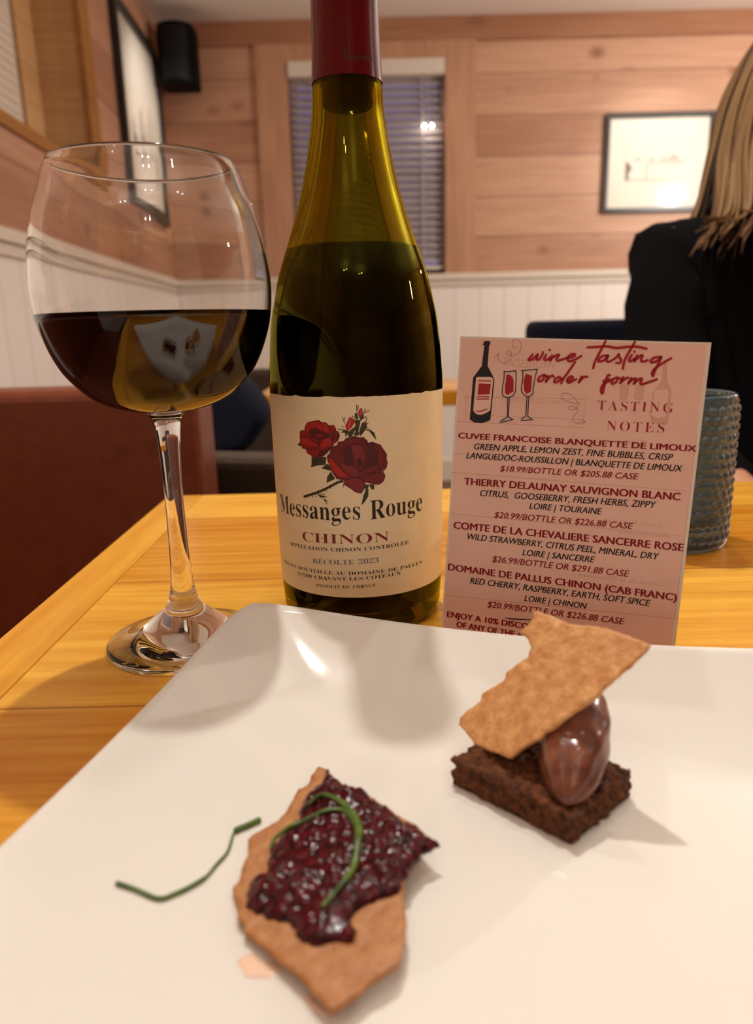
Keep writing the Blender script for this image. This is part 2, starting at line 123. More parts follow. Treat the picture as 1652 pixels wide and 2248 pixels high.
CHIVE0= [-3441, 17720, -3734, 17454, -4020, 17195, -4061, 16933, -4084, 16428, -4274, 15953, -4456, 15500, -4754, 15143, -5059, 14870, -5375, 14674, -5942, 14816, -6412, 14880]
CHIVE1= [-2052, 17621, -1730, 17794, -1291, 17529, -914, 17001, -669, 16386, -657, 15718, -749, 14959, -940, 14410, -1227, 14039, -1435, 13771]
CHIVE2= [-2911, 16191, -2886, 16570, -2471, 16726, -2135, 16853, -1619, 17000, -1211, 17074, -970, 16900, -786, 16516, -653, 16070]

# ------------------------------------------------------------------ helpers
def lin(h):
    h = h.lstrip('#'); c = [int(h[i:i+2], 16)/255 for i in (0, 2, 4)]
    return tuple((x/12.92 if x <= .04045 else ((x+.055)/1.055)**2.4) for x in c) + (1,)
MATS = {}
class NT:
    def __init__(s, name):
        s.m = bpy.data.materials.new(name); s.m.use_nodes = True; s.t = s.m.node_tree
        s.b = s.t.nodes['Principled BSDF']; s.out = s.t.nodes['Material Output']; MATS[name] = s.m
    def n(s, k, **kw):
        x = s.t.nodes.new(k)
        for a, v in kw.items(): setattr(x, a, v)
        return x
    def l(s, a, b): s.t.links.new(a, b)
    def put(s, sock, v):
        if hasattr(v, 'is_output'): s.l(v, sock)
        else: sock.default_value = v
    def math(s, op, a, b=0.0, c=0.0):
        x = s.n('ShaderNodeMath', operation=op); s.put(x.inputs[0], a); s.put(x.inputs[1], b); s.put(x.inputs[2], c); return x.outputs[0]
    def vec(s, x, y, z):
        c = s.n('ShaderNodeCombineXYZ'); s.put(c.inputs[0], x); s.put(c.inputs[1], y); s.put(c.inputs[2], z); return c.outputs[0]
    def mix(s, f, a, b):
        x = s.n('ShaderNodeMix', data_type='RGBA'); s.put(x.inputs[0], f); s.put(x.inputs[6], a); s.put(x.inputs[7], b); return x.outputs[2]
    def ramp(s, f, lo, hi):
        x = s.n('ShaderNodeMapRange'); x.clamp = True; s.put(x.inputs[0], f); x.inputs[1].default_value = lo; x.inputs[2].default_value = hi; return x.outputs[0]
    def noise(s, v, scale, detail=3, rough=.55):
        x = s.n('ShaderNodeTexNoise'); s.put(x.inputs['Vector'], v); x.inputs['Scale'].default_value = scale
        x.inputs['Detail'].default_value = detail; x.inputs['Roughness'].default_value = rough; return x.outputs[0]
    def xyz(s):
        c = s.n('ShaderNodeTexCoord'); q = s.n('ShaderNodeSeparateXYZ'); s.l(c.outputs['Object'], q.inputs[0]); return q.outputs, c.outputs['Object']
    def bump(s, h, strength=.3, dist=.001):
        x = s.n('ShaderNodeBump'); x.inputs['Strength'].default_value = strength; x.inputs['Distance'].default_value = dist
        s.l(h, x.inputs['Height']); s.l(x.outputs[0], s.b.inputs['Normal'])
    def set(s, **kw):
        for k, v in kw.items(): s.put(s.b.inputs[k.replace('_', ' ')], v)
        return s
def plain(name, col, rough=.5, **kw):
    t = NT(name); t.set(Base_Color=lin(col), Roughness=rough, **kw); return t.m
def grainy(name, c1, c2, scale, rough=.6, bump=0, dist=.001, **kw):
    t = NT(name); _, o = t.xyz(); f = t.noise(o, scale, 4)
    t.set(Base_Color=t.mix(t.ramp(f, .3, .7), lin(c1), lin(c2)), Roughness=rough, **kw)
    if bump: t.bump(f, bump, dist)
    return t.m
def wood(name, c1, c2, seam_c, knot_c, along, across, width, offset=0.0, grain=1.0, rough=.35, seam=.012, knots=1.0, coat=0.0, kscale=2.2):
    """planks running along one axis, with seams, grain and knots"""
    t = NT(name); q, _ = t.xyz()
    a = q[along] if isinstance(along, int) else t.math('ADD', q[0], q[1])
    c = t.math('ADD', t.math('DIVIDE', q[across], width), offset)
    i = t.math('FLOOR', c); fr = t.math('FRACT', c)
    wn = t.n('ShaderNodeTexWhiteNoise', noise_dimensions='1D'); t.l(i, wn.inputs['W']); r = wn.outputs['Value']
    g = t.noise(t.vec(t.math('ADD', t.math('MULTIPLY', a, 3.0*grain), t.math('MULTIPLY', r, 31)), t.math('MULTIPLY', q[across], 60*grain), t.math('MULTIPLY', r, 9)), 1.0, 5, .6)
    g2 = t.noise(t.vec(t.math('ADD', t.math('MULTIPLY', a, 1.2*grain), t.math('MULTIPLY', r, 17)), t.math('MULTIPLY', q[across], 9*grain), r), 1.0, 3)
    f = t.math('ADD', t.math('MULTIPLY', g, .55), t.math('ADD', t.math('MULTIPLY', g2, .45), t.math('MULTIPLY', t.math('SUBTRACT', r, .5), .28)))
    col = t.mix(t.ramp(f, .33, .68), lin(c1), lin(c2))
    vo = t.n('ShaderNodeTexVoronoi'); t.l(t.vec(t.math('ADD', t.math('MULTIPLY', a, kscale*grain), t.math('MULTIPLY', r, 53)), t.math('MULTIPLY', q[across], 4.4*grain), t.math('MULTIPLY', i, 3.7)), vo.inputs['Vector']); vo.inputs['Scale'].default_value = 1
    vo.inputs['Randomness'].default_value = 1
    kn = t.math('SUBTRACT', 1.0, t.ramp(vo.outputs['Distance'], .05, .17))
    col = t.mix(t.math('MULTIPLY', kn, .8*knots), col, lin(knot_c))
    sm = t.math('LESS_THAN', fr, seam)
    col = t.mix(t.math('MULTIPLY', sm, .75), col, lin(seam_c))
    t.set(Base_Color=col, Roughness=rough, Coat_Weight=coat, Coat_Roughness=.12)
    t.bump(t.math('SUBTRACT', t.math('MULTIPLY', g, .15), t.math('MULTIPLY', sm, .6)), .25, .002)
    return t.m
def glass(name, col, ior=1.45, rough=0.0, absorb=None, density=0):
    t = NT(name); g = t.n('ShaderNodeBsdfGlass'); g.inputs['Color'].default_value = col; g.inputs['IOR'].default_value = ior; g.inputs['Roughness'].default_value = rough
    t.l(g.outputs[0], t.out.inputs[0])
    if absorb:
        v = t.n('ShaderNodeVolumeAbsorption'); v.inputs[0].default_value = absorb; v.inputs[1].default_value = density; t.l(v.outputs[0], t.out.inputs[1])
    return t.m

class MB:
    """collects shapes and links them as ONE mesh object"""
    def __init__(s): s.v = []; s.f = []; s.m = []; s.s = []
    def add(s, vs, fs, mi=0, smooth=False):
        k = len(s.v); s.v += [tuple(v) for v in vs]
        for f in fs: s.f.append([i + k for i in f]); s.m.append(mi); s.s.append(smooth)
        return s
    def box(s, x0, x1, y0, y1, z0, z1, mi=0):
        vs = [(x, y, z) for x in (x0, x1) for y in (y0, y1) for z in (z0, z1)]
        return s.add(vs, [(0,1,3,2),(4,6,7,5),(0,4,5,1),(2,3,7,6),(0,2,6,4),(1,5,7,3)], mi)
    def hexa(s, p, mi=0):   # p: 4 bottom corners + 4 top corners
        return s.add(p, [(3,2,1,0),(4,5,6,7),(0,1,5,4),(1,2,6,5),(2,3,7,6),(3,0,4,7)], mi)
    def lathe(s, prof, n=64, c=(0,0,0), mi=0, closed=False, smooth=True):
        vs = []; rings = []
        for r, z in prof:
            if r < 1e-6: rings.append([len(vs)]); vs.append((c[0], c[1], c[2]+z))
            else:
                rings.append(list(range(len(vs), len(vs)+n)))
                vs += [(c[0]+r*math.sin(2*math.pi*k/n), c[1]-r*math.cos(2*math.pi*k/n), c[2]+z) for k in range(n)]
        fs = []; m = len(rings)
        for j in range(m if closed else m-1):
            A, B = rings[j], rings[(j+1) % m]
            for k in range(n):
                k2 = (k+1) % n
                if len(A) == 1 and len(B) == 1: continue
                if len(A) == 1: fs.append((A[0], B[k2], B[k]))
                elif len(B) == 1: fs.append((A[k], A[k2], B[0]))
                else: fs.append((A[k], A[k2], B[k2], B[k]))
        return s.add(vs, fs, mi, smooth)
    def tube(s, pts, rad, n=8, mi=0, smooth=True, flat=1.0):
        pts = [Vector(p) for p in pts]; m = len(pts)
        if not hasattr(rad, '__len__'): rad = [rad]*m
        vs = []; up = Vector((0, 0, 1)); prev = None
        for i, p in enumerate(pts):
            d = (pts[min(i+1, m-1)] - pts[max(i-1, 0)]).normalized()
            if prev is None:
                x = d.cross(up if abs(d.z) < .9 else Vector((1, 0, 0))).normalized()
            else: x = (prev - d*prev.dot(d)).normalized()
            prev = x; y = d.cross(x)
            vs += [p + x*rad[i]*math.cos(2*math.pi*k/n) + y*rad[i]*flat*math.sin(2*math.pi*k/n) for k in range(n)]
        fs = [(i*n+k, i*n+(k+1) % n, (i+1)*n+(k+1) % n, (i+1)*n+k) for i in range(m-1) for k in range(n)]
        fs += [tuple(range(n))[::-1], tuple((m-1)*n+k for k in range(n))]
        return s.add(vs, fs, mi, smooth)
    def build(s, name, mats, parent=None, base=None):
        if not isinstance(mats, (list, tuple)): mats = [mats]
        b = Vector(parent['_b'] if parent else (base or (0, 0, 0)))
        me = bpy.data.meshes.new(name); me.from_pydata([tuple(Vector(v)-b) for v in s.v], [], s.f)
        for m in mats: me.materials.append(m)
        me.polygons.foreach_set('material_index', s.m); me.polygons.foreach_set('use_smooth', s.s)
        me.update()
        bm = bmesh.new(); bm.from_mesh(me); bmesh.ops.recalc_face_normals(bm, faces=bm.faces) if not getattr(s, 'keep', False) else None
        bm.to_mesh(me); bm.free()
        o = bpy.data.objects.new(name, me); COL.objects.link(o); o['_b'] = list(b)
        if parent: o.parent = parent
        else: o.location = b
        return o
def thing(name, base, label, cat, group=None):
    o = bpy.data.objects.new(name, None); COL.objects.link(o); o.location = base; o['_b'] = list(base); o.empty_display_size = .02
    return tag(o, label, cat, group)
def tag(o, label, cat, group=None, kind=None):
    o['label'] = label; o['category'] = cat
    if group: o['group'] = group
    if kind: o['kind'] = kind
    return o
def struct(name, mb, mats, label=None):
    o = mb.build(name, mats); o['kind'] = 'structure'
    if label: o['label'] = label
    return o
def bevel(o, w, seg=2):
    m = o.modifiers.new('b', 'BEVEL'); m.width = w; m.segments = seg; m.limit_method = 'ANGLE'; m.angle_limit = .6; return o
def spline(p, n=8):
    p = [Vector(q) for q in p]; out = []
    for i in range(len(p)-1):
        a, b, c, d = p[max(i-1, 0)], p[i], p[i+1], p[min(i+2, len(p)-1)]
        for k in range(n):
            t = k/n; out.append(.5*((2*b)+(c-a)*t+(2*a-5*b+4*c-d)*t*t+(3*b-3*c+d-a)*t**3))
    return out + [p[-1]]
def sm(a, b, x):
    t = max(0, min(1, (x-a)/(b-a))); return t*t*(3-2*t)
def pin(poly, x, y):
    r = False; n = len(poly)
    for i in range(n):
        (a, b), (c, d) = poly[i], poly[i-1]
        if (b > y) != (d > y) and x < (c-a)*(y-b)/(d-b)+a: r = not r
    return r
def edged(poly, x, y):
    m = 1e9
    for i in range(len(poly)):
        (a, b), (c, d) = poly[i], poly[i-1]; L = (c-a)**2+(d-b)**2
        t = max(0, min(1, ((x-a)*(c-a)+(y-b)*(d-b))/L)) if L else 0
        m = min(m, math.hypot(x-a-t*(c-a), y-b-t*(d-b)))
    return m
def resample(poly, step, rough=0.0, seed=0):
    out = []; rnd = random.Random(seed)
    for i in range(len(poly)):
        a, b = Vector(poly[i]), Vector(poly[(i+1) % len(poly)]); n = max(1, int((b-a).length/step))
        for k in range(n):
            p = a.lerp(b, k/n); w = rough*(noise.noise(Vector((p.x/step*.35, p.y/step*.35, seed)))+.5*(rnd.random()-.5)); nrm = Vector((b.y-a.y, a.x-b.x)).normalized()
            out.append(tuple(p+nrm*w))
    return out
def fill(poly, step):
    """triangulate the inside of an outline with a dense grid"""
    xs = [p[0] for p in poly]; ys = [p[1] for p in poly]; pts = [Vector(p) for p in poly]; n = len(poly)
    y = min(ys)+step/2; row = 0
    while y < max(ys):
        x = min(xs)+step*(.5 if row % 2 else .25)
        while x < max(xs):
            if pin(poly, x, y) and edged(poly, x, y) > step*.55: pts.append(Vector((x, y)))
            x += step
        y += step*.87; row += 1
    v, e, f, *_ = delaunay_2d_cdt(pts, [(i, (i+1) % n) for i in range(n)], [], 0, 1e-7)
    fs = []
    for q in f:
        c = sum((v[i] for i in q), Vector((0, 0)))/len(q)
        if pin(poly, c.x, c.y): fs.append(list(q))
    return [tuple(p) for p in v], fs
def rim_edges(fs):
    d = {}
    for f in fs:
        for i in range(len(f)):
            e = (f[i], f[(i+1) % len(f)])
            d[e] = 1
    return [e for e in d if (e[1], e[0]) not in d]

# lettering: the serif face is drawn from outlines, the plain one is Blender's own
GLY = {}
for line in GLYPHS.strip().split('\n'):
    h, b = line.split(':'); GLY[h[0]] = (int(h[1:]), [[tuple(map(int, p.split(','))) for p in s.split(' ')] for s in b.split('|')])
def curve_mesh(data):
    o = bpy.data.objects.new('tmp', data); COL.objects.link(o)
    dg = bpy.context.evaluated_depsgraph_get(); dg.update(); me = o.evaluated_get(dg).to_mesh()
    vs = [v.co.to_2d().to_tuple() for v in me.vertices]; fs = [list(p.vertices) for p in me.polygons]
    o.evaluated_get(dg).to_mesh_clear(); bpy.data.objects.remove(o); return vs, fs
def serif(txt, offset=0.0, track=0, mono=0):
    cu = bpy.data.curves.new('tmp', 'CURVE'); cu.dimensions = '2D'; cu.fill_mode = 'BOTH'; cu.offset = offset; x = 0
    for ch in txt:
        if ch == ' ': x += (mono or 240)+track; continue
        acc = ch == '\u00c9'; adv, cs = GLY['E' if acc else ch]
        ox = x + ((mono-adv)/2 if mono else 0)
        if acc: cs = cs+[[(200, 530), (250, 530), (320, 640), (240, 640)]]
        for s in cs:
            sp = cu.splines.new('POLY'); sp.points.add(len(s)-1); sp.use_cyclic_u = True
            for p, (a, b) in zip(sp.points, s): p.co = ((a+ox)/1000, b/1000, 0, 1)
        x += (mono or adv)+track
    return curve_mesh(cu)
def sans(txt, bold=0.0, shear=0.0, space=1.0):
    cu = bpy.data.curves.new('tmp', 'FONT'); cu.body = txt; cu.offset = bold; cu.shear = shear; cu.resolution_u = 3; cu.space_character = space
    return curve_mesh(cu)
def fit(vs, x0, x1, cap, base, caph):
    a = min(v[0] for v in vs); b = max(v[0] for v in vs); k = (x1-x0)/(b-a)
    return [(x0+(v[0]-a)*k, base(x0+(v[0]-a)*k)+v[1]*cap/caph) for v in vs]
def ribbon(p, w, n=6, taper=0):
    """a pen stroke: flat strip along a smoothed line"""
    q = [Vector(a) for a in p]; q = spline([a.to_3d() for a in q], n) if n > 1 else [a.to_3d() for a in q]
    vs = []; fs = []; m = len(q)
    for i, a in enumerate(q):
        d = (q[min(i+1, m-1)]-q[max(i-1, 0)]); d = d.normalized() if d.length > 1e-9 else Vector((1, 0, 0)); nn = Vector((-d.y, d.x, 0))
        ww = w/2*(1-taper*abs(2*i/(m-1)-1)**2 if m > 1 else 1)
        e = -d*w*.35 if i == 0 else (d*w*.35 if i == m-1 else Vector((0, 0, 0)))
        vs += [(a+nn*ww+e).to_2d().to_tuple(), (a-nn*ww+e).to_2d().to_tuple()]
    fs = [(2*i, 2*i+1, 2*i+3, 2*i+2) for i in range(m-1)]
    return vs, fs
def polyf(pts): # concave outline -> triangles
    v, e, f, *_ = delaunay_2d_cdt([Vector(p) for p in pts], [(i, (i+1) % len(pts)) for i in range(len(pts))], [], 0, 1e-9)
    fs = [list(q) for q in f if pin(pts, *(sum((v[i] for i in q), Vector((0, 0)))/len(q)))]
    return [tuple(p) for p in v], fs
def pairs(l): return [(l[i], l[i+1]) for i in range(0, len(l), 2)]

# ------------------------------------------------------------------ materials
PINE = wood('pine_board_back', '#a87658', '#c99a7c', '#5a301a', '#7d4b2b', 0, 2, .196, -.95, rough=.5, seam=.024, kscale=3.0)
PINEL = wood('pine_board_left', '#a47458', '#c29478', '#5a301a', '#7d4b2b', 1, 2, .196, -.95, rough=.5, seam=.024, kscale=3.0)
PINEV = wood('pine_casing', '#aa7858', '#c8997a', '#8a5733', '#7d4b2b', 2, 0, 3.0, .5, rough=.45, seam=0)
PINED = wood('pine_band', '#9c6848', '#b58664', '#7a4a2c', '#6b3d20', 0, 2, 3.0, .5, rough=.5, seam=0)
PINEY = wood('pine_jamb', '#b98a5a', '#d0a876', '#7a4f28', '#7d4b2b', 0, 2, .128, .1, rough=.5)
EDGE = wood('pine_live_edge', '#8a5a24', '#a87030', '#6a3c14', '#5a300f', 1, 2, 3, .5, rough=.5, seam=0)
TABLE = wood('table_plank', '#c87c18', '#f6bc48', '#8a4c10', '#7a3f0c', 0, 1, .142, .32, grain=2.6, rough=.24, seam=.008, knots=.9, coat=.2, kscale=2.0)
TABLEV = wood('table_end_board', '#d0861e', '#f6bc4a', '#8a4c10', '#7a3f0c', 1, 0, 3, .5, grain=1.9, rough=.22, seam=0, knots=.5, coat=.2)
def beads():
    t = NT('white_beadboard'); q, _ = t.xyz()
    f = t.math('FRACT', t.math('DIVIDE', t.math('ADD', q[0], q[1]), .135)); g = t.math('LESS_THAN', t.math('ABSOLUTE', t.math('SUBTRACT', f, .5)), .03)
    t.set(Base_Color=t.mix(g, lin('#efe6de'), lin('#ddd0c4')), Roughness=.35); t.bump(t.math('MULTIPLY', g, -1), .6, .006); return t.m
BEAD = beads()
WHITE = plain('white_paint', '#ddd0c2', .4)
CEIL = plain('ceiling_paint', '#f6f1ea', .8)
FLOOR = wood('floor_board', '#4a2c18', '#6a4326', '#2a180c', '#2a180c', 1, 0, .12, 0, rough=.4)
BLACK = plain('black_plastic', '#040405', .6, Specular_IOR_Level=.08)
BLACKF = plain('black_frame_wood', '#17120f', .35)
LEATHER = grainy('brown_vinyl', '#6a2f18', '#783a20', 60, .38, .15, .001)
NAVY = grainy('navy_fabric', '#12131d', '#191b28', 300, .9, .3, .001, Specular_IOR_Level=.1)
TAUPE = grainy('taupe_fabric', '#463a31', '#55483e', 260, .9, .3, .001, Specular_IOR_Level=.15)
CLEAR = glass('clear_glass', (.985, .985, .98, 1), 1.46)
PANE = glass('window_glass', (.97, .97, .98, 1), 1.02)

# ------------------------------------------------------------------ the room
ZC, ZF, YB, ZR = 1.62, -.75, 4.2, .39
def xl(y): return -1.0463 + (4.2-y)*.05132          # left wall plane
m = MB(); m.box(-3, 4, -3, 4.6, ZF-.05, ZF); struct('floor', m, FLOOR)
m = MB(); m.box(-3, 4, -3, 4.6, ZC, ZC+.05); struct('ceiling', m, CEIL)
X0, X1, Z0, Z1 = -.40, .405, .415, 1.435             # opening of the back window
m = MB()
m.box(-1.4, X0, YB, YB+.12, ZR, ZC); m.box(X1, 3.6, YB, YB+.12, ZR, ZC); m.box(X0, X1, YB, YB+.12, Z1, ZC); m.box(X0, X1, YB, YB+.12, ZR, Z0)
m.box(-1.4, 3.6, YB, YB+.12, ZF, ZR, 1); struct('wall_back', m, [PINE, BEAD])
m = MB(); m.box(3.5, 3.6, -3, 4.3, ZF, ZC); struct('wall_right', m, PINEL)
m = MB(); m.box(-3, 3.6, -3, -2.9, ZF, ZC); struct('wall_behind', m, PINE)
YR, ZS = 2.88, .69                                    # far jamb and sill of the recess in the left wall
def lw(m, y0, y1, z0, z1, mi=0, t=.12):
    m.hexa([(xl(y0)-t, y0, z0), (xl(y0), y0, z0), (xl(y1), y1, z0), (xl(y1)-t, y1, z0), (xl(y0)-t, y0, z1), (xl(y0), y0, z1), (xl(y1), y1, z1), (xl(y1)-t, y1, z1)], mi)
m = MB(); lw(m, -3, 4.2, ZF, ZR, 1); lw(m, -3, 4.2, ZR, ZS); lw(m, YR, 4.2, ZS, ZC); lw(m, -3, .9, ZS, ZC); struct('wall_left', m, [PINEL, BEAD])
# recess: jamb facing the room, sill board, live-edge corner strip, back plane with casing and white shade
XR = -1.135
m = MB(); m.box(XR-.03, xl(YR)+.001, YR-.012, YR, ZS, ZC); struct('trim_1', m, PINEY)
m = MB(); m.hexa([(xl(.9)+.012, .9, ZS-.035), (xl(YR)+.012, YR+.02, ZS-.035), (XR-.03, YR+.02, ZS-.035), (XR-.03, .9, ZS-.035), (xl(.9)+.012, .9, ZS), (xl(YR)+.012, YR+.02, ZS), (XR-.03, YR+.02, ZS), (XR-.03, .9, ZS)]); struct('trim_2', m, EDGE)
m = MB(); m.box(xl(YR)-.012, xl(YR)+.010, YR-.02, YR+.075, ZS, ZC); struct('trim_3', m, EDGE)
m = MB(); m.box(XR-.08, XR-.035, .8, YR, ZS, ZC); struct('wall_recess', m, PINEL)
m = MB(); m.box(XR-.03, XR, 2.73, 2.866, ZS, ZC); m.box(XR-.03, XR, 1.0, 1.2, ZS, ZC); m.box(XR-.03, XR, 1.2, 2.73, ZC-.06, ZC); struct('window_2', m, PINEY)
m = MB()
for k in range(28): m.box(XR-.03, XR-.012, 1.21, 2.725, ZS+.005+k*.029, ZS+.005+k*.029+.027)
sh = m.build('white_roller_shade', WHITE); tag(sh, 'white slatted shade down over the recessed left window', 'blind')
# chair rails, bands, casings
m = MB(); m.box(-1.05, 3.5, YB-.03, YB, ZR-.028, ZR+.004); m.box(-1.05, 3.5, YB-.014, YB, ZR-.06, ZR-.028); struct('trim_4', m, WHITE)
m = MB(); 
for d, z0, z1 in ((.03, ZR-.028, ZR+.004), (.014, ZR-.06, ZR-.028)):
    m.hexa([(xl(-3), -3, z0), (xl(-3)+d, -3, z0), (xl(4.19)+d, 4.19, z0), (xl(4.19), 4.19, z0), (xl(-3), -3, z1), (xl(-3)+d, -3, z1), (xl(4.19)+d, 4.19, z1), (xl(4.19), 4.19, z1)])
struct('trim_5', m, WHITE)
m = MB(); m.box(-1.05, 3.5, YB-.022, YB, 1.512, ZC); struct('trim_6', m, PINED)
m = MB(); m.box(-1.05, 3.5, YB-.015, YB, ZF, ZF+.12); struct('baseboard_back', m, WHITE)
m = MB(); m.box(X0-.158, X0, YB-.022, YB, ZR+.004, 1.512); m.box(X1, X1+.158, YB-.022, YB, ZR+.004, 1.512); m.box(X0, X1, YB-.022, YB, Z1, 1.512)
m.box(X0, X1, YB, YB+.1, Z0-.02, Z0); struct('trim_7', m, PINEV)
m = MB()
for a in ((X0, X0+.035, Z0, Z1), (X1-.035, X1, Z0, Z1), (X0+.035, X1-.035, Z0, Z0+.035), (X0+.035, X1-.035, Z1-.035, Z1), (X0+.035, X1-.035, .90, .935)): m.box(a[0], a[1], YB+.075, YB+.10, a[2], a[3])
wn = struct('window_1', m, WHITE)
m = MB(); m.box(X0+.035, X1-.035, YB+.085, YB+.089, Z0+.035, Z1-.035); p = m.build('pane', PANE, wn); p['kind'] = 'structure'
# venetian blind in the back window
BL = NT('blind_slat'); BL.set(Base_Color=lin('#a89c9d'), Roughness=.45); BLIND = BL.m
bt = thing('venetian_blind', (.0025, YB+.02, Z1), 'grey venetian blind with white headrail in the back window', 'blind')
m = MB(); m.box(X0+.004, X1-.004, YB-.035, YB+.045, Z1-.075, Z1-.002); bevel(m.build('headrail', WHITE, bt), .006)
z = Z1-.095; nsl = 0
while z > Z0+.03:
    m = MB(); a = math.radians(52); hw = .025; cy, cz = YB+.024, z
    prof = [(cy+math.cos(a)*u*hw, cz+math.sin(a)*u*hw+.003*(1-u*u)) for u in (-1, -.5, 0, .5, 1)]
    vs = []
    for x in (X0+.012, X1-.012):
        vs += [(x, y, zz) for y, zz in prof]+[(x, y+.0012, zz-.0016) for y, zz in prof[::-1]]
    m.add(vs, [(i, (i+1) % 10, 10+(i+1) % 10, 10+i) for i in range(10)]+[tuple(range(10))[::-1], tuple(range(10, 20))])
    m.build('slat', BLIND, bt); z -= .0375; nsl += 1
m = MB(); m.box(X0+.012, X1-.012, YB+.005, YB+.045, Z0+.003, Z0+.022); m.build('bottom_rail', WHITE, bt)
m = MB()
for x in (-.27, .0, .29): m.box(x-.004, x+.004, YB-.002, YB+.0, Z0+.02, Z1-.07)
m.build('ladder_tape', BLIND, bt)
# two glowing globes added to give bright dots in front of the blind
GLOW = NT('dot_glow'); GLOW.set(Base_Color=(1, 1, 1, 1), Emission_Color=(1, .86, .66, 1), Emission_Strength=60.0)
for i, x in enumerate((.296, .335)):
    m = MB(); m.lathe([(0, -.007), (.005, -.005), (.007, 0), (.005, .005), (.003, .007), (0, .012)], 16, (x, YB-.03, 1.118)); 
    b = thing('added_glow_dot', (x, YB-.03, 1.13), 'small glowing globe added as a bright dot in front of the blind, %s of the two' % ('nearer the bottle' if i == 0 else 'nearer the window casing'), 'glow dot', 'added glow dots in front of the blind')
    m.build('globe', GLOW.m, b)
    m = MB(); m.tube([(x, YB-.03, 1.13), (x, YB-.03, Z1-.07)], .0012, 6); m.build('wire', BLACK, b)  # wire made up to hold the added globe

# ------------------------------------------------------------------ things on the walls
PAPER = NT('print_paper'); q, _o = PAPER.xyz()
PAPER.set(Base_Color=lin('#e6dccd'), Roughness=.6, Coat_Weight=1.0, Coat_Roughness=.06); PAPER = PAPER.m
INKG = plain('print_grey', '#b9aba0', .6, Coat_Weight=1.0, Coat_Roughness=.06)
INKD = plain('print_dark', '#74685f', .6, Coat_Weight=1.0, Coat_Roughness=.06)
def frame4(m, P, u0, u1, v0, v1, w, d0, d1):
    for a, b, c, e in ((u0, u0+w, v0, v1), (u1-w, u1, v0, v1), (u0+w, u1-w, v0, v0+w), (u0+w, u1-w, v1-w, v1)):
        m.hexa([P(a, c, d0), P(b, c, d0), P(b, c, d1), P(a, c, d1), P(a, e, d0), P(b, e, d0), P(b, e, d1), P(a, e, d1)])
def quad(m, P, u0, u1, v0, v1, d0, d1, mi=0): m.hexa([P(u0, v0, d0), P(u1, v0, d0), P(u1, v0, d1), P(u0, v0, d1), P(u0, v1, d0), P(u1, v1, d0), P(u1, v1, d1), P(u0, v1, d1)], mi)
def PB(u, v, d): return (u, YB-d, v)
def PL(u, v, d): return (xl(u)+d, u, v)
f1 = thing('framed_print', (1.52, YB, .68), 'square framed building sketch lit bright on the back wall beside the blond hair', 'picture')
m = MB(); frame4(m, PB, 1.235, 1.80, .68, 1.158, .022, .002, .03); bevel(m.build('frame', BLACKF, f1), .003)
m = MB(); quad(m, PB, 1.25, 1.785, .695, 1.143, .004, .012); mb1 = m.build('mat_board', PAPER, f1)
m = MB()
def art(pts, mi): 
    vs, fs = polyf(pts); m.add([(x, YB-.0125-.0002*mi, z) for x, z in vs], fs, mi)
art([(1.352, .835), (1.368, .835), (1.368, .872), (1.385, .895), (1.362, .930), (1.350, .92)], 1)
for x0, x1 in ((1.385, 1.43), (1.455, 1.50), (1.52, 1.565)): art([(x0, .93), (x1, .93), ((x0+x1)/2+.01, .95)], 0)
for x in (1.345, 1.456, 1.462): art([(x, .84), (x+.004, .84), (x+.004, 1.0 if x < 1.4 else .92), (x, 1.0 if x < 1.4 else .92)], 0)
art([(1.36, .835), (1.62, .835), (1.62, .842), (1.36, .842)], 0); art([(1.47, .915), (1.66, .915), (1.66, .923), (1.47, .923)], 0); art([(1.56, .93), (1.64, .93), (1.60, .965)], 0)
m.build('sketch', [INKG, INKD], mb1)
f2 = thing('framed_print', (xl(3.6), 3.6, .66), 'tall dark framed winter print on the left wall beside the speaker', 'picture')
m = MB(); frame4(m, PL, 3.28, 4.06, .66, 1.43, .035, .002, .03); m.build('frame', BLACKF, f2)
m = MB(); quad(m, PL, 3.30, 4.04, .68, 1.41, .004, .012); mb2 = m.build('mat_board', PAPER, f2)
m = MB(); rnd = random.Random(4)
for k in range(26):
    y0 = 3.45+rnd.random()*.48; h = .05+.2*rnd.random()*rnd.random(); z0 = .82+rnd.random()*.12; w = .01+.025*rnd.random()
    m.add([PL(y0, z0, .0126), PL(y0+w, z0, .0126), PL(y0+w*.6, z0+h, .0126), PL(y0+w*.3, z0+h, .0126)], [(0, 1, 2, 3)], k % 2)
m.build('sketch', [INKG, INKD], mb2)
sp = thing('wall_speaker', (-.90, 4.02, 1.28), 'black rounded loudspeaker mounted high in the room corner', 'speaker')
def dshape(cx, cy, w, d, n=14):
    return [(cx-w, cy+d*.6), (cx-w, cy-d*.2)]+[(cx-w*math.cos(math.pi*k/n), cy-d*.2-d*.55*math.sin(math.pi*k/n)) for k in range(1, n)]+[(cx+w, cy-d*.2), (cx+w, cy+d*.6)]
def dext(m, pts, z0, z1, smooth=False):
    n = len(pts); m.add([(x, y, z0) for x, y in pts]+[(x, y, z1) for x, y in pts], [(i, (i+1) % n, n+(i+1) % n, n+i) for i in range(n)]+[tuple(range(n))[::-1], tuple(range(n, 2*n))], 0, False)
m = MB(); dext(m, dshape(-.905, 4.02, .087, .13), 1.275, 1.545); scab = m.build('cabinet', BLACK, sp); bevel(scab, .012, 3)
m = MB(); pts = dshape(-.905, 4.013, .078, .13)[2:-2]; n = len(pts)
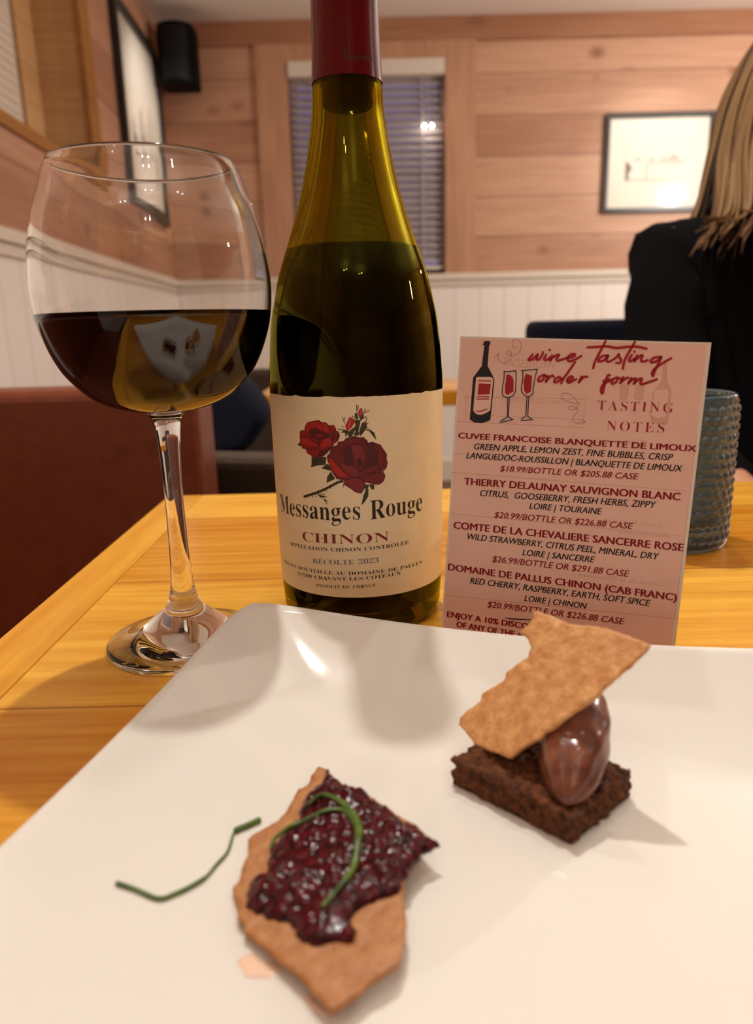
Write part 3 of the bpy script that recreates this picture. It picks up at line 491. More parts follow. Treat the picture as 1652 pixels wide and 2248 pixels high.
m.add([(x, y, 1.295) for x, y in pts]+[(x, y, 1.525) for x, y in pts]+[(x, y+.012, 1.295) for x, y in pts]+[(x, y+.012, 1.525) for x, y in pts], [(i, i+1, n+i+1, n+i) for i in range(n-1)]+[(2*n+i+1, 2*n+i, 3*n+i, 3*n+i+1) for i in range(n-1)]+[(n+i, n+i+1, 3*n+i+1, 3*n+i) for i in range(n-1)]+[(i+1, i, 2*n+i, 2*n+i+1) for i in range(n-1)])
m.build('grille', plain('grille_mesh', '#131216', .7, Specular_IOR_Level=.2), scab)
m = MB(); m.box(-.93, -.88, 4.08, 4.2, 1.39, 1.43); m.build('bracket', BLACK, sp)

# ------------------------------------------------------------------ furniture
tb = thing('dining_table', (.2, .3, -.75), 'honey pine dining table with an end board holding the plate and bottle', 'table')
m = MB(); m.box(-.1495, .95, -.16, .62, -.032, 0); bevel(m.build('tabletop', TABLE, tb), .0006)
m = MB(); m.box(-.1785, -.1500, -.16, .62, -.032, 0); bevel(m.build('end_board', TABLEV, tb), .0006)
m = MB(); m.box(.36, .44, .19, .27, -.71, -.032); m.box(.10, .70, .05, .41, -.06, -.032); bevel(m.build('pedestal', BLACK, tb), .004)
m = MB(); m.box(.08, .72, .02, .44, -.75, -.71); bevel(m.build('foot', BLACK, tb), .006)
t2 = thing('dining_table', (.35, 1.7, -.75), 'farther honey pine table seen edge-on behind the bottle', 'table')
m = MB(); m.box(-.245, .95, 1.56, 1.88, -.032, 0); bevel(m.build('tabletop', TABLE, t2), .002)
m = MB(); m.box(.31, .39, 1.66, 1.74, -.71, -.032); m.build('pedestal', BLACK, t2)
m = MB(); m.box(.1, .6, 1.56, 1.88, -.75, -.71); m.build('foot', BLACK, t2)
b1 = thing('booth_bench', (-.55, .8, -.75), 'brown vinyl booth bench left of the table beneath the white wainscot', 'bench')
m = MB(); m.box(-.858, -.205, .86, .95, -.75, .073); bevel(m.build('backrest', LEATHER, b1), .012, 3)
m = MB(); m.box(-.775, -.70, -.45, .64, -.75, .073); bevel(m.build('added_side_back', LEATHER, b1), .012, 3)  # unseen side run, added to darken the reflections in the wine glass
m = MB(); m.box(-.70, -.30, -.45, .64, -.45, -.30); bevel(m.build('added_side_seat', LEATHER, b1), .02, 3)  # unseen seat of the same added run
m = MB(); m.box(-.858, -.19, .66, .86, -.45, -.30); bevel(m.build('seat', LEATHER, b1), .02, 3)
m = MB(); m.box(-.85, -.20, .68, .86, -.75, -.45); m.build('base', BLACK, b1)
def chair(base, label, w, zt, zs, d, rot, fab, rd, group=None):
    t = thing('dining_chair', base, label, 'chair', group)
    M = Matrix.Translation(base) @ Matrix.Rotation(rot, 4, 'Z')
    def tr(mb): mb.v = [tuple(M @ Vector(v)) for v in mb.v]; return mb
    m = MB(); n = 12; vs = []
    for yy in (d/2-.07, d/2):
        for k in range(n+1):
            x = -w/2+w*k/n; e = abs(2*k/n-1); top = zt-rd*(1-math.sqrt(max(0, 1-max(0, (e-.55)/.45)**2)))
            lean = .05*(top-zs)/.4
            vs += [(x, yy+lean*0, zs-.02), (x, yy+.10, top)]
    r = 2*(n+1); fs = []
    for k in range(n): a = 2*k; fs += [(a, a+2, a+3, a+1), (r+a+2, r+a, r+a+1, r+a+3), (a+1, a+3, r+a+3, r+a+1), (a+2, a, r+a, r+a+2)]
    fs += [(0, 1, r+1, r), (2*n, r+2*n, r+2*n+1, 2*n+1)]
    bevel(tr(m.add(vs, fs)).build('backrest', fab, t), .018, 3)
    m = MB(); m.box(-w/2, w/2, -d/2, d/2-.04, zs-.07, zs); bevel(tr(m).build('seat', fab, t), .022, 3)
    for sx in (-1, 1):
        for sy in (-1, 1):
            m = MB(); x, y = sx*(w/2-.035), sy*(d/2-.035)-.01
            m.tube([(x, y, zs-.06), (x+sx*.015, y+sy*.02, 0)], [.018, .012], 8); tr(m).build('leg', BLACKF, t)
    return t
chair((-.14, 1.30, -.75), 'taupe upholstered chair with rounded back between bench and far table', .30, .715, .46, .40, math.pi*.92, TAUPE, .10)
bn = thing('booth_bench', (.50, 1.32, -.75), 'navy upholstered bench back behind the person in black', 'bench')
m = MB(); m.box(.272, .96, 1.275, 1.36, -.75, .137); bevel(m.build('backrest', NAVY, bn), .014, 3)
m = MB(); m.box(.272, .96, .86, 1.27, -.46, -.36); bevel(m.build('seat', NAVY, bn), .03, 3)
m = MB(); m.box(.30, .94, .90, 1.25, -.75, -.46); m.build('base', BLACK, bn)
# grey low bench at the far side and the navy cushion that leans above it
b3 = thing('booth_bench', (-.2, 2.30, -.75), 'grey brown bench under the white wainscot beyond the far table', 'bench')
m = MB(); m.box(-.62, .10, 2.20, 2.32, -.75, .015); bevel(m.build('backrest', TAUPE, b3), .02, 3)
m = MB(); m.box(-.62, .10, 1.95, 2.20, -.45, -.32); bevel(m.build('seat', TAUPE, b3), .03, 3)
m = MB(); m.box(-.60, .08, 1.97, 2.2, -.75, -.45); m.build('base', BLACK, b3)
m = MB(); P = [(-.39, 1.16, .085), (-.222, 1.16, .085), (-.158, 1.14, .010), (-.20, 1.12, -.052), (-.39, 1.12, -.08)]
vs = []; 
for off in (0, .09): vs += [(x, y+off, z) for x, y, z in P]
n = 5; m.add(vs, [(4, 3, 2, 1, 0), (5, 6, 7, 8, 9)]+[(i, (i+1) % n, n+(i+1) % n, n+i) for i in range(n)])
cu = bevel(m.build('jacket', NAVY, None, (-.28, 1.2, -.08)), .025, 4); tag(cu, 'navy jacket draped over the taupe chair behind the wine glass', 'jacket')

# ------------------------------------------------------------------ the bottle
BX, BY = -.008, .352
GREEN = glass('olive_bottle_glass', (.68, .62, .10, 1), 1.5)
WINE = plain('bottled_red_wine', '#030101', .25, Specular_IOR_Level=.0)
def arc(prof, n=5):
    q = spline([(r, z, 0) for r, z in prof], n); return [(max(0, a.x), a.y) for a in q]
outer = [(.0388, .006), (.0391, .012), (.0396, .020), (.0401, .045), (.0404, .078), (.0405, .1106), (.0400, .121), (.0392, .1313), (.0380, .1415), (.0358, .1515), (.0334, .1615), (.0300, .1711), (.0264, .181), (.0228, .1922), (.0208, .1997), (.0187, .209), (.0170, .2181), (.0156, .2272), (.0151, .236), (.0146, .245), (.0141, .262), (.0140, .290), (.0140, .297)]
bo = thing('wine_bottle', (BX, BY, 0), 'full bottle of red wine with a rose label standing behind the plate', 'bottle')
th = .0030
inn = [(r-th*(1 if z > .02 else 1.2), z) for r, z in outer if z > .01]
po = [(.0, .012), (.018, .009), (.030, .001), (.034, .0), (.0372, .0015)]+arc(outer, 4)
pi_ = arc(inn, 4)
prof = po+[(.0138, .2985), (.0115, .2985)]+pi_[::-1]+[(.030, .009), (.016, .0155), (0, .0175)]
m = MB(); m.lathe(prof, 96, (BX, BY, 0)); m.build('bottle_glass', GREEN, bo)
WL = .1722
wp = [(r+.0001, z) for r, z in pi_ if z < WL-.001]
rw = wp[-1][0]-.0008
m = MB(); m.lathe([(0, .0175), (.016, .0156), (.030, .0091)]+wp+[(rw, WL), (rw-.002, WL-.0008), (0, WL-.0008)], 96, (BX, BY, 0)); m.build('wine', WINE, bo)
m = MB(); m.lathe([(0, .229), (.0100, .229), (.0108, .2295), (.0108, .2965), (0, .2965)], 48, (BX, BY, 0)); m.build('cork', plain('wine_soaked_cork', '#2a1512', .7), bo)
FOIL = NT('red_foil'); FOIL.set(Base_Color=lin('#580109'), Roughness=.2, Specular_IOR_Level=.28); FOIL = FOIL.m
m = MB(); cp = [(.01525, .2385), (.0149, .2455), (.0145, .2535), (.0143, .262), (.01435, .290), (.01435, .2990), (.0135, .3003), (0, .3003)]
ci = [(0, .2997), (.0132, .2997)]+[(r-.0001, z) for r, z in cp[:6]][::-1]
m.lathe(cp, 64, (BX, BY, 0))
SCAP = [[(-34, 2479), (-20, 2450), (-13, 2440)], [(-24, 2482), (-22, 2440), (-30, 2418)], [(-4, 2484), (-14, 2455), (-17, 2420), (-10, 2412)], [(0, 2446), (8, 2452), (4, 2456), (-2, 2448), (0, 2440), (10, 2443)], [(14, 2443), (22, 2454), (20, 2440), (14, 2438)], [(28, 2443), (36, 2454), (34, 2440), (28, 2438)], [(54, 2452), (44, 2450), (44, 2440), (54, 2450), (56, 2440)], [(60, 2453), (60, 2439), (68, 2453), (70, 2440)], [(84, 2452), (75, 2449), (76, 2441), (85, 2452), (84, 2430), (76, 2428)], [(90, 2446), (97, 2451), (92, 2455), (88, 2446), (94, 2439), (100, 2443)]]
for st in SCAP:
    vs, fs = ribbon([(a+22, b) for a, b in st], 3.2)
    m.add([(BX+(.0150)*math.sin(x/1e4/.0147), BY-(.0150)*math.cos(x/1e4/.0147), z/1e4) for x, z in vs], fs, 1)
m.build('foil_capsule', [FOIL, plain('capsule_ink', '#3a060b', .5)], bo)
# front label: paper, drawing and lettering in one printed mesh
LAB = NT('label_paper'); q, o_ = LAB.xyz(); LAB.set(Base_Color=LAB.mix(LAB.ramp(LAB.noise(o_, 90, 3), .3, .7), lin('#e2d2ae'), lin('#e8d9b6')), Roughness=.42)
pm = [LAB.m]+[plain('label_'+n, c, .5) for n, c in (('ink', '#1c120f'), ('red', '#7e1a17'), ('blue', '#6f6c74'), ('leaf', '#333319'), ('rose', '#86100d'), ('crimson', '#6a0f16'), ('bright_petal', '#a51a12'), ('dark_petal', '#520a0a'), ('shade_petal', '#47060c'), ('edge_petal', '#7a1a22'), ('bud', '#c04a40'), ('stem', '#2c2a12'))]
def rz(z):
    for (r0, z0), (r1, z1) in zip(outer, outer[1:]):
        if z0 <= z <= z1: return r0+(r1-r0)*(z-z0)/(z1-z0)
    return .04
RB = .0405
def LP(s, z, lift=0):
    th_ = s/RB; r = rz(z)+.00022+lift; return (BX+r*math.sin(th_), BY-r*math.cos(th_), z)
m = MB(); ns, nz = 120, 24; S0 = .0560
def ztop(s): return .1096+.0006*max(0, noise.noise(Vector((s*130, 3, 0)))-.1)*2+.0003*noise.noise(Vector((s*300, 1, 0)))
vs = [LP(-S0+2*S0*i/ns, .0199+(ztop(-S0+2*S0*i/ns)-.0199)*j/nz) for i in range(ns+1) for j in range(nz+1)]
m.add(vs, [(i*(nz+1)+j, (i+1)*(nz+1)+j, (i+1)*(nz+1)+j+1, i*(nz+1)+j+1) for i in range(ns) for j in range(nz)], 0, True)
m.keep = True
def print_flat(vs, fs, mi, lift, step=.0022):
    """lay a flat figure (metres along and up the label) around the bottle, cut fine enough to follow the curve"""
    bm = bmesh.new(); vv = [bm.verts.new((x, z, 0)) for x, z in vs]
    for f in fs:
        try: bm.faces.new([vv[i] for i in f])
        except ValueError: pass
    a = min(v[0] for v in vs); b = max(v[0] for v in vs); x = a+step
    while x < b:
        bmesh.ops.bisect_plane(bm, geom=bm.verts[:]+bm.edges[:]+bm.faces[:], plane_co=(x, 0, 0), plane_no=(1, 0, 0)); x += step
    bm.verts.index_update()
    for f in bm.faces:
        if f.normal.z < 0: f.normal_flip()
    m.add([LP(v.co.x, v.co.y, lift) for v in bm.verts], [[v.index for v in f.verts] for f in bm.faces], mi, True); bm.free()
def U(l): return [(a/1e4, b/1e4) for a, b in pairs(l)]
for l in ROSE['leaves']: print_flat(*polyf(U(l)), 4, .00004)
for l in ROSE['stem']: print_flat(*ribbon(U(l), .0011), 12, .00005)
for l in ROSE['thorn']: print_flat(*ribbon(U(l), .00032, 3), 12, .00004)
for k, mi in (('bud1', 7), ('bud2', 7), ('bud3', 7)): print_flat(*polyf(U(ROSE[k][0])), mi, .00007)
print_flat(*polyf(U(ROSE['rose1'][0])), 5, .00007); print_flat(*polyf(U(ROSE['rose2'][0])), 6, .0001)
for i, (k, l) in enumerate(PETALS):
    pts = U(l); q = spline([Vector(p).to_3d() for p in pts+[pts[0]]], 4)[:-1]; pts = [(p.x, p.y) for p in q]
    mi = {'b': 7, 'd': 8, 'm': 5, 'n': 6, 'e': 10, 'k': 9, 'l': 11}[k]
    print_flat(*polyf(pts), mi, .00013+i*.000004)
    if k != 'l':
        print_flat(*ribbon(pts[:len(pts)*2//3], .00022, 1), 9 if k in 'bme' else 8, .00026+i*.000002)
        print_flat(*ribbon(pts[len(pts)*2//3:], .00016, 1), 7 if k in 'bd' else 10, .00026+i*.000002)
rnd = random.Random(9)
def lab_text(txt, s0, s1, za, zb, cap, mi, off=0.0, warp=None):
    vs, fs = serif(txt, off)
    vs = fit(vs, s0/1e3, s1/1e3, cap/1e3, lambda x: (za+(zb-za)*(x*1e3-s0)/(s1-s0))/1e3, .486)
    if warp: vs = [(x, z+warp(x, z)) for x, z in vs]
    print_flat(vs, fs, mi, .00006)
lab_text('Messanges Rouge', -45.5, 31.8, 55.2, 57.0, 9.0, 1, -.004, lambda x, z: .0006*noise.noise(Vector((x*140, z*60, 2))))
lab_text('CHINON', -28.0, 13.6, 44.8, 45.8, 4.6, 2, -.006)
lab_text('APPELLATION CHINON CONTROLEE', -38.4, 23.6, 40.6, 42.8, 1.8, 1, -.004)
lab_text('R\u00c9COLTE 2023', -22.8, 8.6, 34.9, 36.2, 2.4, 3, -.004)
lab_text('MIS EN BOUTEILLE AU DOMAINE DE PALLUS', -46.2, 31.9, 29.9, 31.5, 1.7, 1, -.004)
lab_text('37500 CRAVANT LES COTEAUX', -33.2, 19.2, 27.1, 29.0, 1.65, 1, -.004)
lab_text('PRODUIT DE FRANCE', -21.6, 7.2, 23.7, 24.9, 1.5, 1, -.01)
m.build('front_label', pm, bo)

# ------------------------------------------------------------------ the wine glass
GX, GY = -.088, .3138
gl = thing('wine_glass', (GX, GY, 0), 'stemmed balloon glass half full of red wine left of the bottle', 'glass')
bowl = [(.0356, .2016), (.0372, .1987), (.0393, .1924), (.0424, .1844), (.0441, .1776), (.0455, .1708), (.0469, .1606), (.0471, .1520), (.0461, .1431), (.0443, .1360), (.0416, .1287), (.0376, .1214), (.0310, .1140), (.0256, .1102), (.0184, .1073), (.0105, .1055)]
t_ = .0012
bi = []
for i, (r, z) in enumerate(bowl[:-1]):
    a = Vector(bowl[max(i-1, 0)]); b = Vector(bowl[i+1]); d = (b-a).normalized(); nrm = Vector((d.y, -d.x))
    if nrm.x > 0: nrm = -nrm
    p = Vector((r, z))+nrm*t_*(1+.9*max(0, (i-9)/6)); bi.append((p.x, p.y))
bi += [(.0095, .1090), (0, .1086)]
stem = [(.0074, .1050), (.0076, .1043), (.0066, .1028), (.0056, .0995), (.0047, .0905), (.0042, .0785), (.0040, .066), (.0041, .0535), (.0043, .0410), (.0052, .0283), (.0066, .0215), (.0086, .0172), (.0125, .0140), (.0176, .0098), (.0215, .0070), (.0275, .0045), (.0335, .0032), (.0350, .0022), (.0348, .0008), (.0335, .0002), (.020, .0008), (0, .0012)]
bo_ = arc(bowl, 4); bi_ = arc(bi, 4)
body = [(.0356-.0003, .2020), (.0349, .2021)]
prof = bo_+arc(stem, 4)
inner = bi_[::-1]
m = MB(); m.lathe([(0, .0012)]+prof[::-1][1:]+[(.0353, .2021), (.0348, .2019)]+bi_, 96, (GX, GY, 0)); m.build('bowl_and_stem', CLEAR, gl)
WG = NT('red_wine'); g = WG.n('ShaderNodeBsdfGlass'); g.inputs['Color'].default_value = (1, .96, .93, 1); g.inputs['IOR'].default_value = 1.34
WG.l(g.outputs[0], WG.out.inputs[0]); va = WG.n('ShaderNodeVolumeAbsorption'); va.inputs[0].default_value = (.58, .14, .05, 1); va.inputs[1].default_value = 400; WG.l(va.outputs[0], WG.out.inputs[1])
lv = .1447
wp = [(r+.00012, z-.00008) for r, z in bi_ if z < lv-.0004]
def rin(z):
    for (r0, z0), (r1, z1) in zip(bi_, bi_[1:]):
        if min(z0, z1) <= z <= max(z0, z1) and z0 != z1: return r0+(r1-r0)*(z-z0)/(z1-z0)
m = MB(); m.lathe([(0, lv), (rin(lv)-.0018, lv), (rin(lv)-.0005, lv+.0004), (rin(lv+.0008)+.0001, lv+.0010)]+wp[:-1]+[(0, wp[-1][1])], 96, (GX, GY, 0)); m.build('wine', WG.m, gl)

# ------------------------------------------------------------------ the printed card
CO, CX, CY = Vector(CARD_O), Vector(CARD_X), Vector(CARD_Y); CN = CX.cross(-CY).normalized()
CH = .1295
def CP(x, y, lift=0): return CO+CX*x+CY*y+CN*lift
CARD = plain('card_laminate', '#dccdc0', .3); CARDP = NT('card_paper'); q, o_ = CARDP.xyz(); CARDP.set(Base_Color=CARDP.mix(CARDP.ramp(CARDP.noise(o_, 60, 3), .3, .7), lin('#deb4a4'), lin('#e3bbac')), Roughness=.38); 
cm = [CARD, CARDP.m]+[plain('card_'+n, c, .45) for n, c in (('red', '#9c0f1c'), ('black', '#141013'), ('ghost', '#cfa290'), ('thin', '#a8604a'), ('blue', '#22303f'))]
cd = thing('tasting_card', CP(CARD_W/2, CH), 'pink printed card of tasting notes standing behind the plate', 'card')
m = MB(); m.hexa([CP(0, CH, -.0007), CP(CARD_W, CH, -.0007), CP(CARD_W, CH), CP(0, CH), CP(0, 0, -.0007), CP(CARD_W, 0, -.0007), CP(CARD_W, 0), CP(0, 0)], 0)
m.keep = True
def card_fig(vs, fs, mi, lift):
    out = []
    for f in fs:
        a = sum(vs[f[i]][0]*vs[f[(i+1) % len(f)]][1]-vs[f[(i+1) % len(f)]][0]*vs[f[i]][1] for i in range(len(f)))
        out.append(f if a < 0 else list(f)[::-1])
    m.add([CP(x, y, lift) for x, y in vs], out, mi)
e = .0009
card_fig([(e, e), (CARD_W-e*1.6, e), (CARD_W-e*1.6, CH), (e, CH)], [(0, 1, 2, 3)], 1, .00004)
for k in ('gbody', 'g1', 'g2'): card_fig(*polyf(U(CARD_POLY[k])), 4, .00008)
card_fig(*polyf(U(CARD_POLY['gl'])), 1, .0001)
for l in CARD_LINES['ghost']: card_fig(*ribbon(U(l), .00028, 1), 4, .00008)
# the writing of the back side shows through, mirrored
def ghost_text(txt, x0, x1, y, cap):
    vs, fs = sans(txt); vs = fit(vs, x0/1e4, x1/1e4, cap/1e4, lambda x: 0, .72)
    card_fig([(x0/1e4+x1/1e4-x, y/1e4-z) for x, z in vs], fs, 4, .00007)
ghost_text('MAKING COMMUNITY COUSIN', 45, 440, 258, 17); ghost_text('WEDNESDAY', 185, 395, 118, 34); ghost_text('Cuvee Francoise', 640, 860, 720, 18); ghost_text('Blanquette', 700, 890, 762, 18); ghost_text('Name', 660, 760, 400, 20); ghost_text('Comte de la Chevaliere', 560, 900, 958, 18); ghost_text('Sancerre Rose', 650, 840, 1000, 18)
for k, mi in (('body', 3), ('lab', 1), ('sq', 2), ('w1', 2), ('w2', 2)): card_fig(*polyf(U(CARD_POLY[k])), mi, {'body': .00012, 'lab': .00016}.get(k, .0002))
for l in CARD_LINES['red']: card_fig(*ribbon(U(l), .00042), 2, .00022)
for l in CARD_LINES['ink']: card_fig(*ribbon(U(l), .00040, 3), 6, .0002)
for l in CARD_LINES['thin']: card_fig(*ribbon(U(l), .00016), 5, .0002)
for l in CARD_LINES['rule']: card_fig(*ribbon(U(l), .00055, 4, .8), 3, .0002)
for l in SCRIPT: card_fig(*ribbon(U(l), .00100, 6, .15), 2, .00022)
SCAPH = max(v[1] for v in sans('H')[0])
for txt, x0, y0, x1, y1, cap, k in CARD_TEXT:
    if k == 't': vs, fs = serif(txt, -.010, 90); ch = .486
    elif k == 'h': vs, fs = sans(txt); ch = SCAPH
    else: vs, fs = sans(txt, 0, .2); ch = SCAPH
    x0, x1, y0, y1, cap = x0/1e4, x1/1e4, y0/1e4, y1/1e4, cap/1e4
    vs = fit(vs, x0, x1, -cap, lambda x: y0+(y1-y0)*(x-x0)/(x1-x0), ch)
    for dx in {'h': (-.00016, 0, .00016), 't': (0,)}.get(k, (-.00006, .00006)): card_fig([(x+dx, y) for x, y in vs], fs, 3 if k == 'i' else 2, .00018)
m.build('card_sheet', cm, cd)

# ------------------------------------------------------------------ the blue hobnail tumbler
HX, HY = .187, .4535
hob = thing('hobnail_tumbler', (HX, HY, 0), 'smoky blue hobnail glass tumbler standing behind the card', 'tumbler')
HB = NT('smoky_blue_glass'); HB.set(Base_Color=lin('#7f9db2'), Roughness=.1, Transmission_Weight=.82, IOR=1.46)
BLUE = HB.m
rows, cols = 17, 34; n, nz = 34*8, 17*8; R0, HH = .0335, .094
m = MB(); vs = []
for j in range(nz+1):
    z = .004+(HH-.006)*j/nz
    for k in range(n):
        th_ = 2*math.pi*k/n; rr = z/HH*rows; row = math.floor(rr); cc = k/n*cols+(.5 if row % 2 else 0)
        du, dv = (cc % 1)-.5, (rr % 1)-.5; b = max(0, 1-(du*du+dv*dv)/.2)**.7
        r = R0+.0013*b*sm(0, .05, j/nz)*sm(0, .04, 1-j/nz)-.0008*sm(.9, 1, j/nz)
        vs.append((HX+r*math.sin(th_), HY-r*math.cos(th_), z))
fs = [(j*n+k, j*n+(k+1) % n, (j+1)*n+(k+1) % n, (j+1)*n+k) for j in range(nz) for k in range(n)]
N0 = len(vs); 
def ring(r, z): 
    s = len(vs); vs.extend([(HX+r*math.sin(2*math.pi*k/n), HY-r*math.cos(2*math.pi*k/n), z) for k in range(n)]); return s
def join(a, b): fs.extend([(a+k, a+(k+1) % n, b+(k+1) % n, b+k) for k in range(n)])
prev = nz*n
for r, z in ((R0-.0012, HH-.0004), (R0-.0022, HH), (R0-.0034, HH-.0008), (R0-.0038, HH-.004), (R0-.0042, .022), (R0-.008, .0165), (.012, .0155)):
    c = ring(r, z); join(prev, c); prev = c
fs.append([prev+k for k in range(n)])
prev = ring(R0-.001, .0015); join(prev, 0); c = ring(R0-.003, 0); join(c, prev); fs.append([c+k for k in range(n)][::-1])
m.add(vs, fs, 0, True); m.build('ribbed_glass', BLUE, hob)

# ------------------------------------------------------------------ the plate
PA = math.radians(14); PH = .1325
bd, ld = Vector((math.cos(PA), -math.sin(PA))), Vector((-math.sin(PA), -math.cos(PA)))
PC = Vector((-.0529, .285))+(bd+ld)*.1285
PZ = .0052
CER = plain('white_glazed_ceramic', '#e4e0d8', .07, Coat_Weight=.3, Coat_Roughness=.03)
def prim(c, s):
    a, b = abs(c), abs(s); cf = (min(a, b)/max(a, b))**2.0
    return .0215+.0085*cf
def pz(t, c, s): return PZ+(prim(c, s)-PZ)*(max(0, t-.56)/.44)**1.75
nt, nr = 240, 48; vs = []; fs = []; ex = 15
def ppt(t, k):
    a = 2*math.pi*k/nt; c, s = math.cos(a), math.sin(a); R = (abs(c)**ex+abs(s)**ex)**(-1/ex)
    p = PC+bd*(c*R*t*PH)+ld*(s*R*t*PH); return p, c, s
m = MB(); vs = [(PC.x, PC.y, PZ)]
for j in range(1, nr+1):
    for k in range(nt):
        p, c, s = ppt(j/nr, k); vs.append((p.x, p.y, pz(j/nr, c, s)))
for dt, dz in ((1.006, -.0006), (1.008, -.0018), (1.004, -.0030)):
    for k in range(nt): p, c, s = ppt(dt, k); vs.append((p.x, p.y, prim(c, s)+dz))
for t in (.94, .86, .78, .70, .62, .56, .54):
    for k in range(nt): p, c, s = ppt(t, k); vs.append((p.x, p.y, max(pz(t+.02, c, s)-.0040, 0) if t > .56 else 0))
for k in range(nt): p, c, s = ppt(.50, k); vs.append((p.x, p.y, .0008))
vs.append((PC.x, PC.y, .0008)); nrings = (len(vs)-2)//nt
for k in range(nt): fs.append((0, 1+k, 1+(k+1) % nt)); fs.append((len(vs)-1, 1+(nrings-1)*nt+(k+1) % nt, 1+(nrings-1)*nt+k))
for j in range(nrings-1):
    for k in range(nt): a, b = 1+j*nt+k, 1+j*nt+(k+1) % nt; fs.append((a, a+nt, b+nt, b))
m.add(vs, fs, 0, True)
pl = m.build('plate', CER, None, (PC.x, PC.y, 0)); tag(pl, 'large square white plate with upturned rim in front of the bottle', 'plate')

def plate_z(x, y):
    d = Vector((x, y))-PC; u, w = d.dot(bd)/PH, d.dot(ld)/PH; t = (abs(u)**ex+abs(w)**ex)**(1/ex)
    return pz(t, u, w) if t > 1e-6 else PZ
# ------------------------------------------------------------------ the dessert
def baked(name, c1, c2):
    t = NT(name); q, o_ = t.xyz(); nf = t.noise(o_, 260, 5, .6); nc = t.noise(o_, 900, 3)
    t.set(Base_Color=t.mix(t.ramp(nf, .32, .68), lin(c1), lin(c2)), Roughness=.5, Subsurface_Weight=.15, Subsurface_Radius=(.002, .001, .0006)); t.bump(t.math('ADD', nf, t.math('MULTIPLY', nc, .4)), .65, .0008); return t
TUILE = baked('baked_wafer', '#bb7b44', '#dba56b'); TUILE2 = baked('darker_baked_wafer', '#9f6230', '#b67e48')
def wafer(m, poly, step, P, thick, bump, curl=lambda x, y: 0):
    v, f = fill(poly, step); n = len(v); rim = rim_edges(f)
    h = [curl(x, y)+bump*noise.noise(Vector((x*330, y*330, 1)))+bump*.6*noise.noise(Vector((x*900, y*900, 5))) for x, y in v]
    top = [P(x, y, thick/2+h[i]) for i, (x, y) in enumerate(v)]; bot = [P(x, y, -thick/2+h[i]) for i, (x, y) in enumerate(v)]
    m.add(top+bot, f+[[i+n for i in q][::-1] for q in f]+[(a, a+n, b+n, b) for a, b in rim], 0, True)
def U5(l): return [(a/1e5, b/1e5) for a, b in pairs(l)]
WO, WU, WV = Vector(WAF_O), Vector(WAF_U), Vector(WAF_V); WN = WU.cross(WV)
m = MB(); wafer(m, resample(U5(WAFER), .0007, .00035, 1), .00085, lambda x, y, h: WO+WU*x+WV*y+WN*h, .0011, .00030, lambda x, y: .0012*math.sin(x*70)-.0010)
w1 = m.build('tuile_wafer', TUILE.m, None, WO); tag(w1, 'tan crisp wafer shard leaning over the brownie and chocolate scoop', 'wafer', None)
def bz(x): return .0066+.085*(x+.04)
m = MB(); wafer(m, resample(U5(BASE), .0008, .0003, 2), .0011, lambda x, y, h: Vector((x, y, bz(x)+h)), .0012, .00022)
w2 = m.build('tuile_wafer', TUILE2.m, None, (-.02, .16, bz(-.02))); tag(w2, 'tan crisp wafer shard lying under the dark red relish', 'wafer')
JM = NT('red_relish'); q, o_ = JM.xyz(); nf = JM.noise(o_, 420, 3)
JM.set(Base_Color=JM.mix(JM.ramp(nf, .35, .7), lin('#1c0308'), lin('#5c0814')), Specular_IOR_Level=.35, Roughness=.2, Subsurface_Weight=.1, Subsurface_Radius=(.003, .0004, .0006), IOR=1.45); JM.bump(nf, .3, .0006)
poly = resample(U5(JAM), .0008, .0009, 3); v, f = fill(poly, .00062); rim = rim_edges(f); n = len(v); top = []
for x, y in v:
    e = edged(poly, x, y); vd = noise.voronoi(Vector((x*330, y*330, 3)))[0][0]; v2 = noise.voronoi(Vector((x*1050, y*1050, 8)))[0][0]
    h = .0008+.0034*math.sqrt(min(1, e/.006))+(.0016*(.55-vd)+.0007*(.5-v2))*min(1, e/.0015)+.0012*noise.noise(Vector((x*130, y*130, 2)))*min(1, e/.004)
    top.append((x, y, bz(x)+.0003+max(.0003, h)))
m = MB(); m.add(top+[(x, y, bz(x)+.0003) for x, y in v], f+[[i+n for i in q][::-1] for q in f]+[(a, a+n, b+n, b) for a, b in rim], 0, True)
def jtop(x, y):
    best = min(range(n), key=lambda i: (v[i][0]-x)**2+(v[i][1]-y)**2); return top[best][2] if (v[best][0]-x)**2+(v[best][1]-y)**2 < 4e-6 else bz(x)+.0006
jm = m.build('red_relish', JM.m, None, (-.01, .17, bz(-.01))); tag(jm, 'glossy dark red relish heaped on the lower wafer', 'relish', None, 'stuff')
CHV = NT('chive_green'); q, o_ = CHV.xyz(); CHV.set(Base_Color=CHV.mix(CHV.ramp(CHV.noise(o_, 200, 2), .35, .65), lin('#2f4a0e'), lin('#5f7a26')), Roughness=.35, Subsurface_Weight=.1, Subsurface_Radius=(.001, .001, .0005))
def chive(name, pts, rad, label, zf):
    p = U5(pts); n = len(p); q = spline([Vector((x, y, zf(x, y, i/(n-1)))) for i, (x, y) in enumerate(p)], 5); mm = len(q)
    m = MB(); m.tube(q, [rad(i/(mm-1)) for i in range(mm)], 8, 0, True); o = m.build(name, CHV.m, None, q[0]); tag(o, label, 'chive', 'chive strands'); return o
chive('chive_strand', CHIVE0, lambda t: .00085 if t < .19 else (.00018 if t < .23 else (.00036 if t < .55 else .00052)), 'thin green chive strand lying alone on the bare white plate', lambda x, y, t: plate_z(x, y)+.0007)
zs = {}
def zj(x, y, t): return jtop(x, y)+.0006
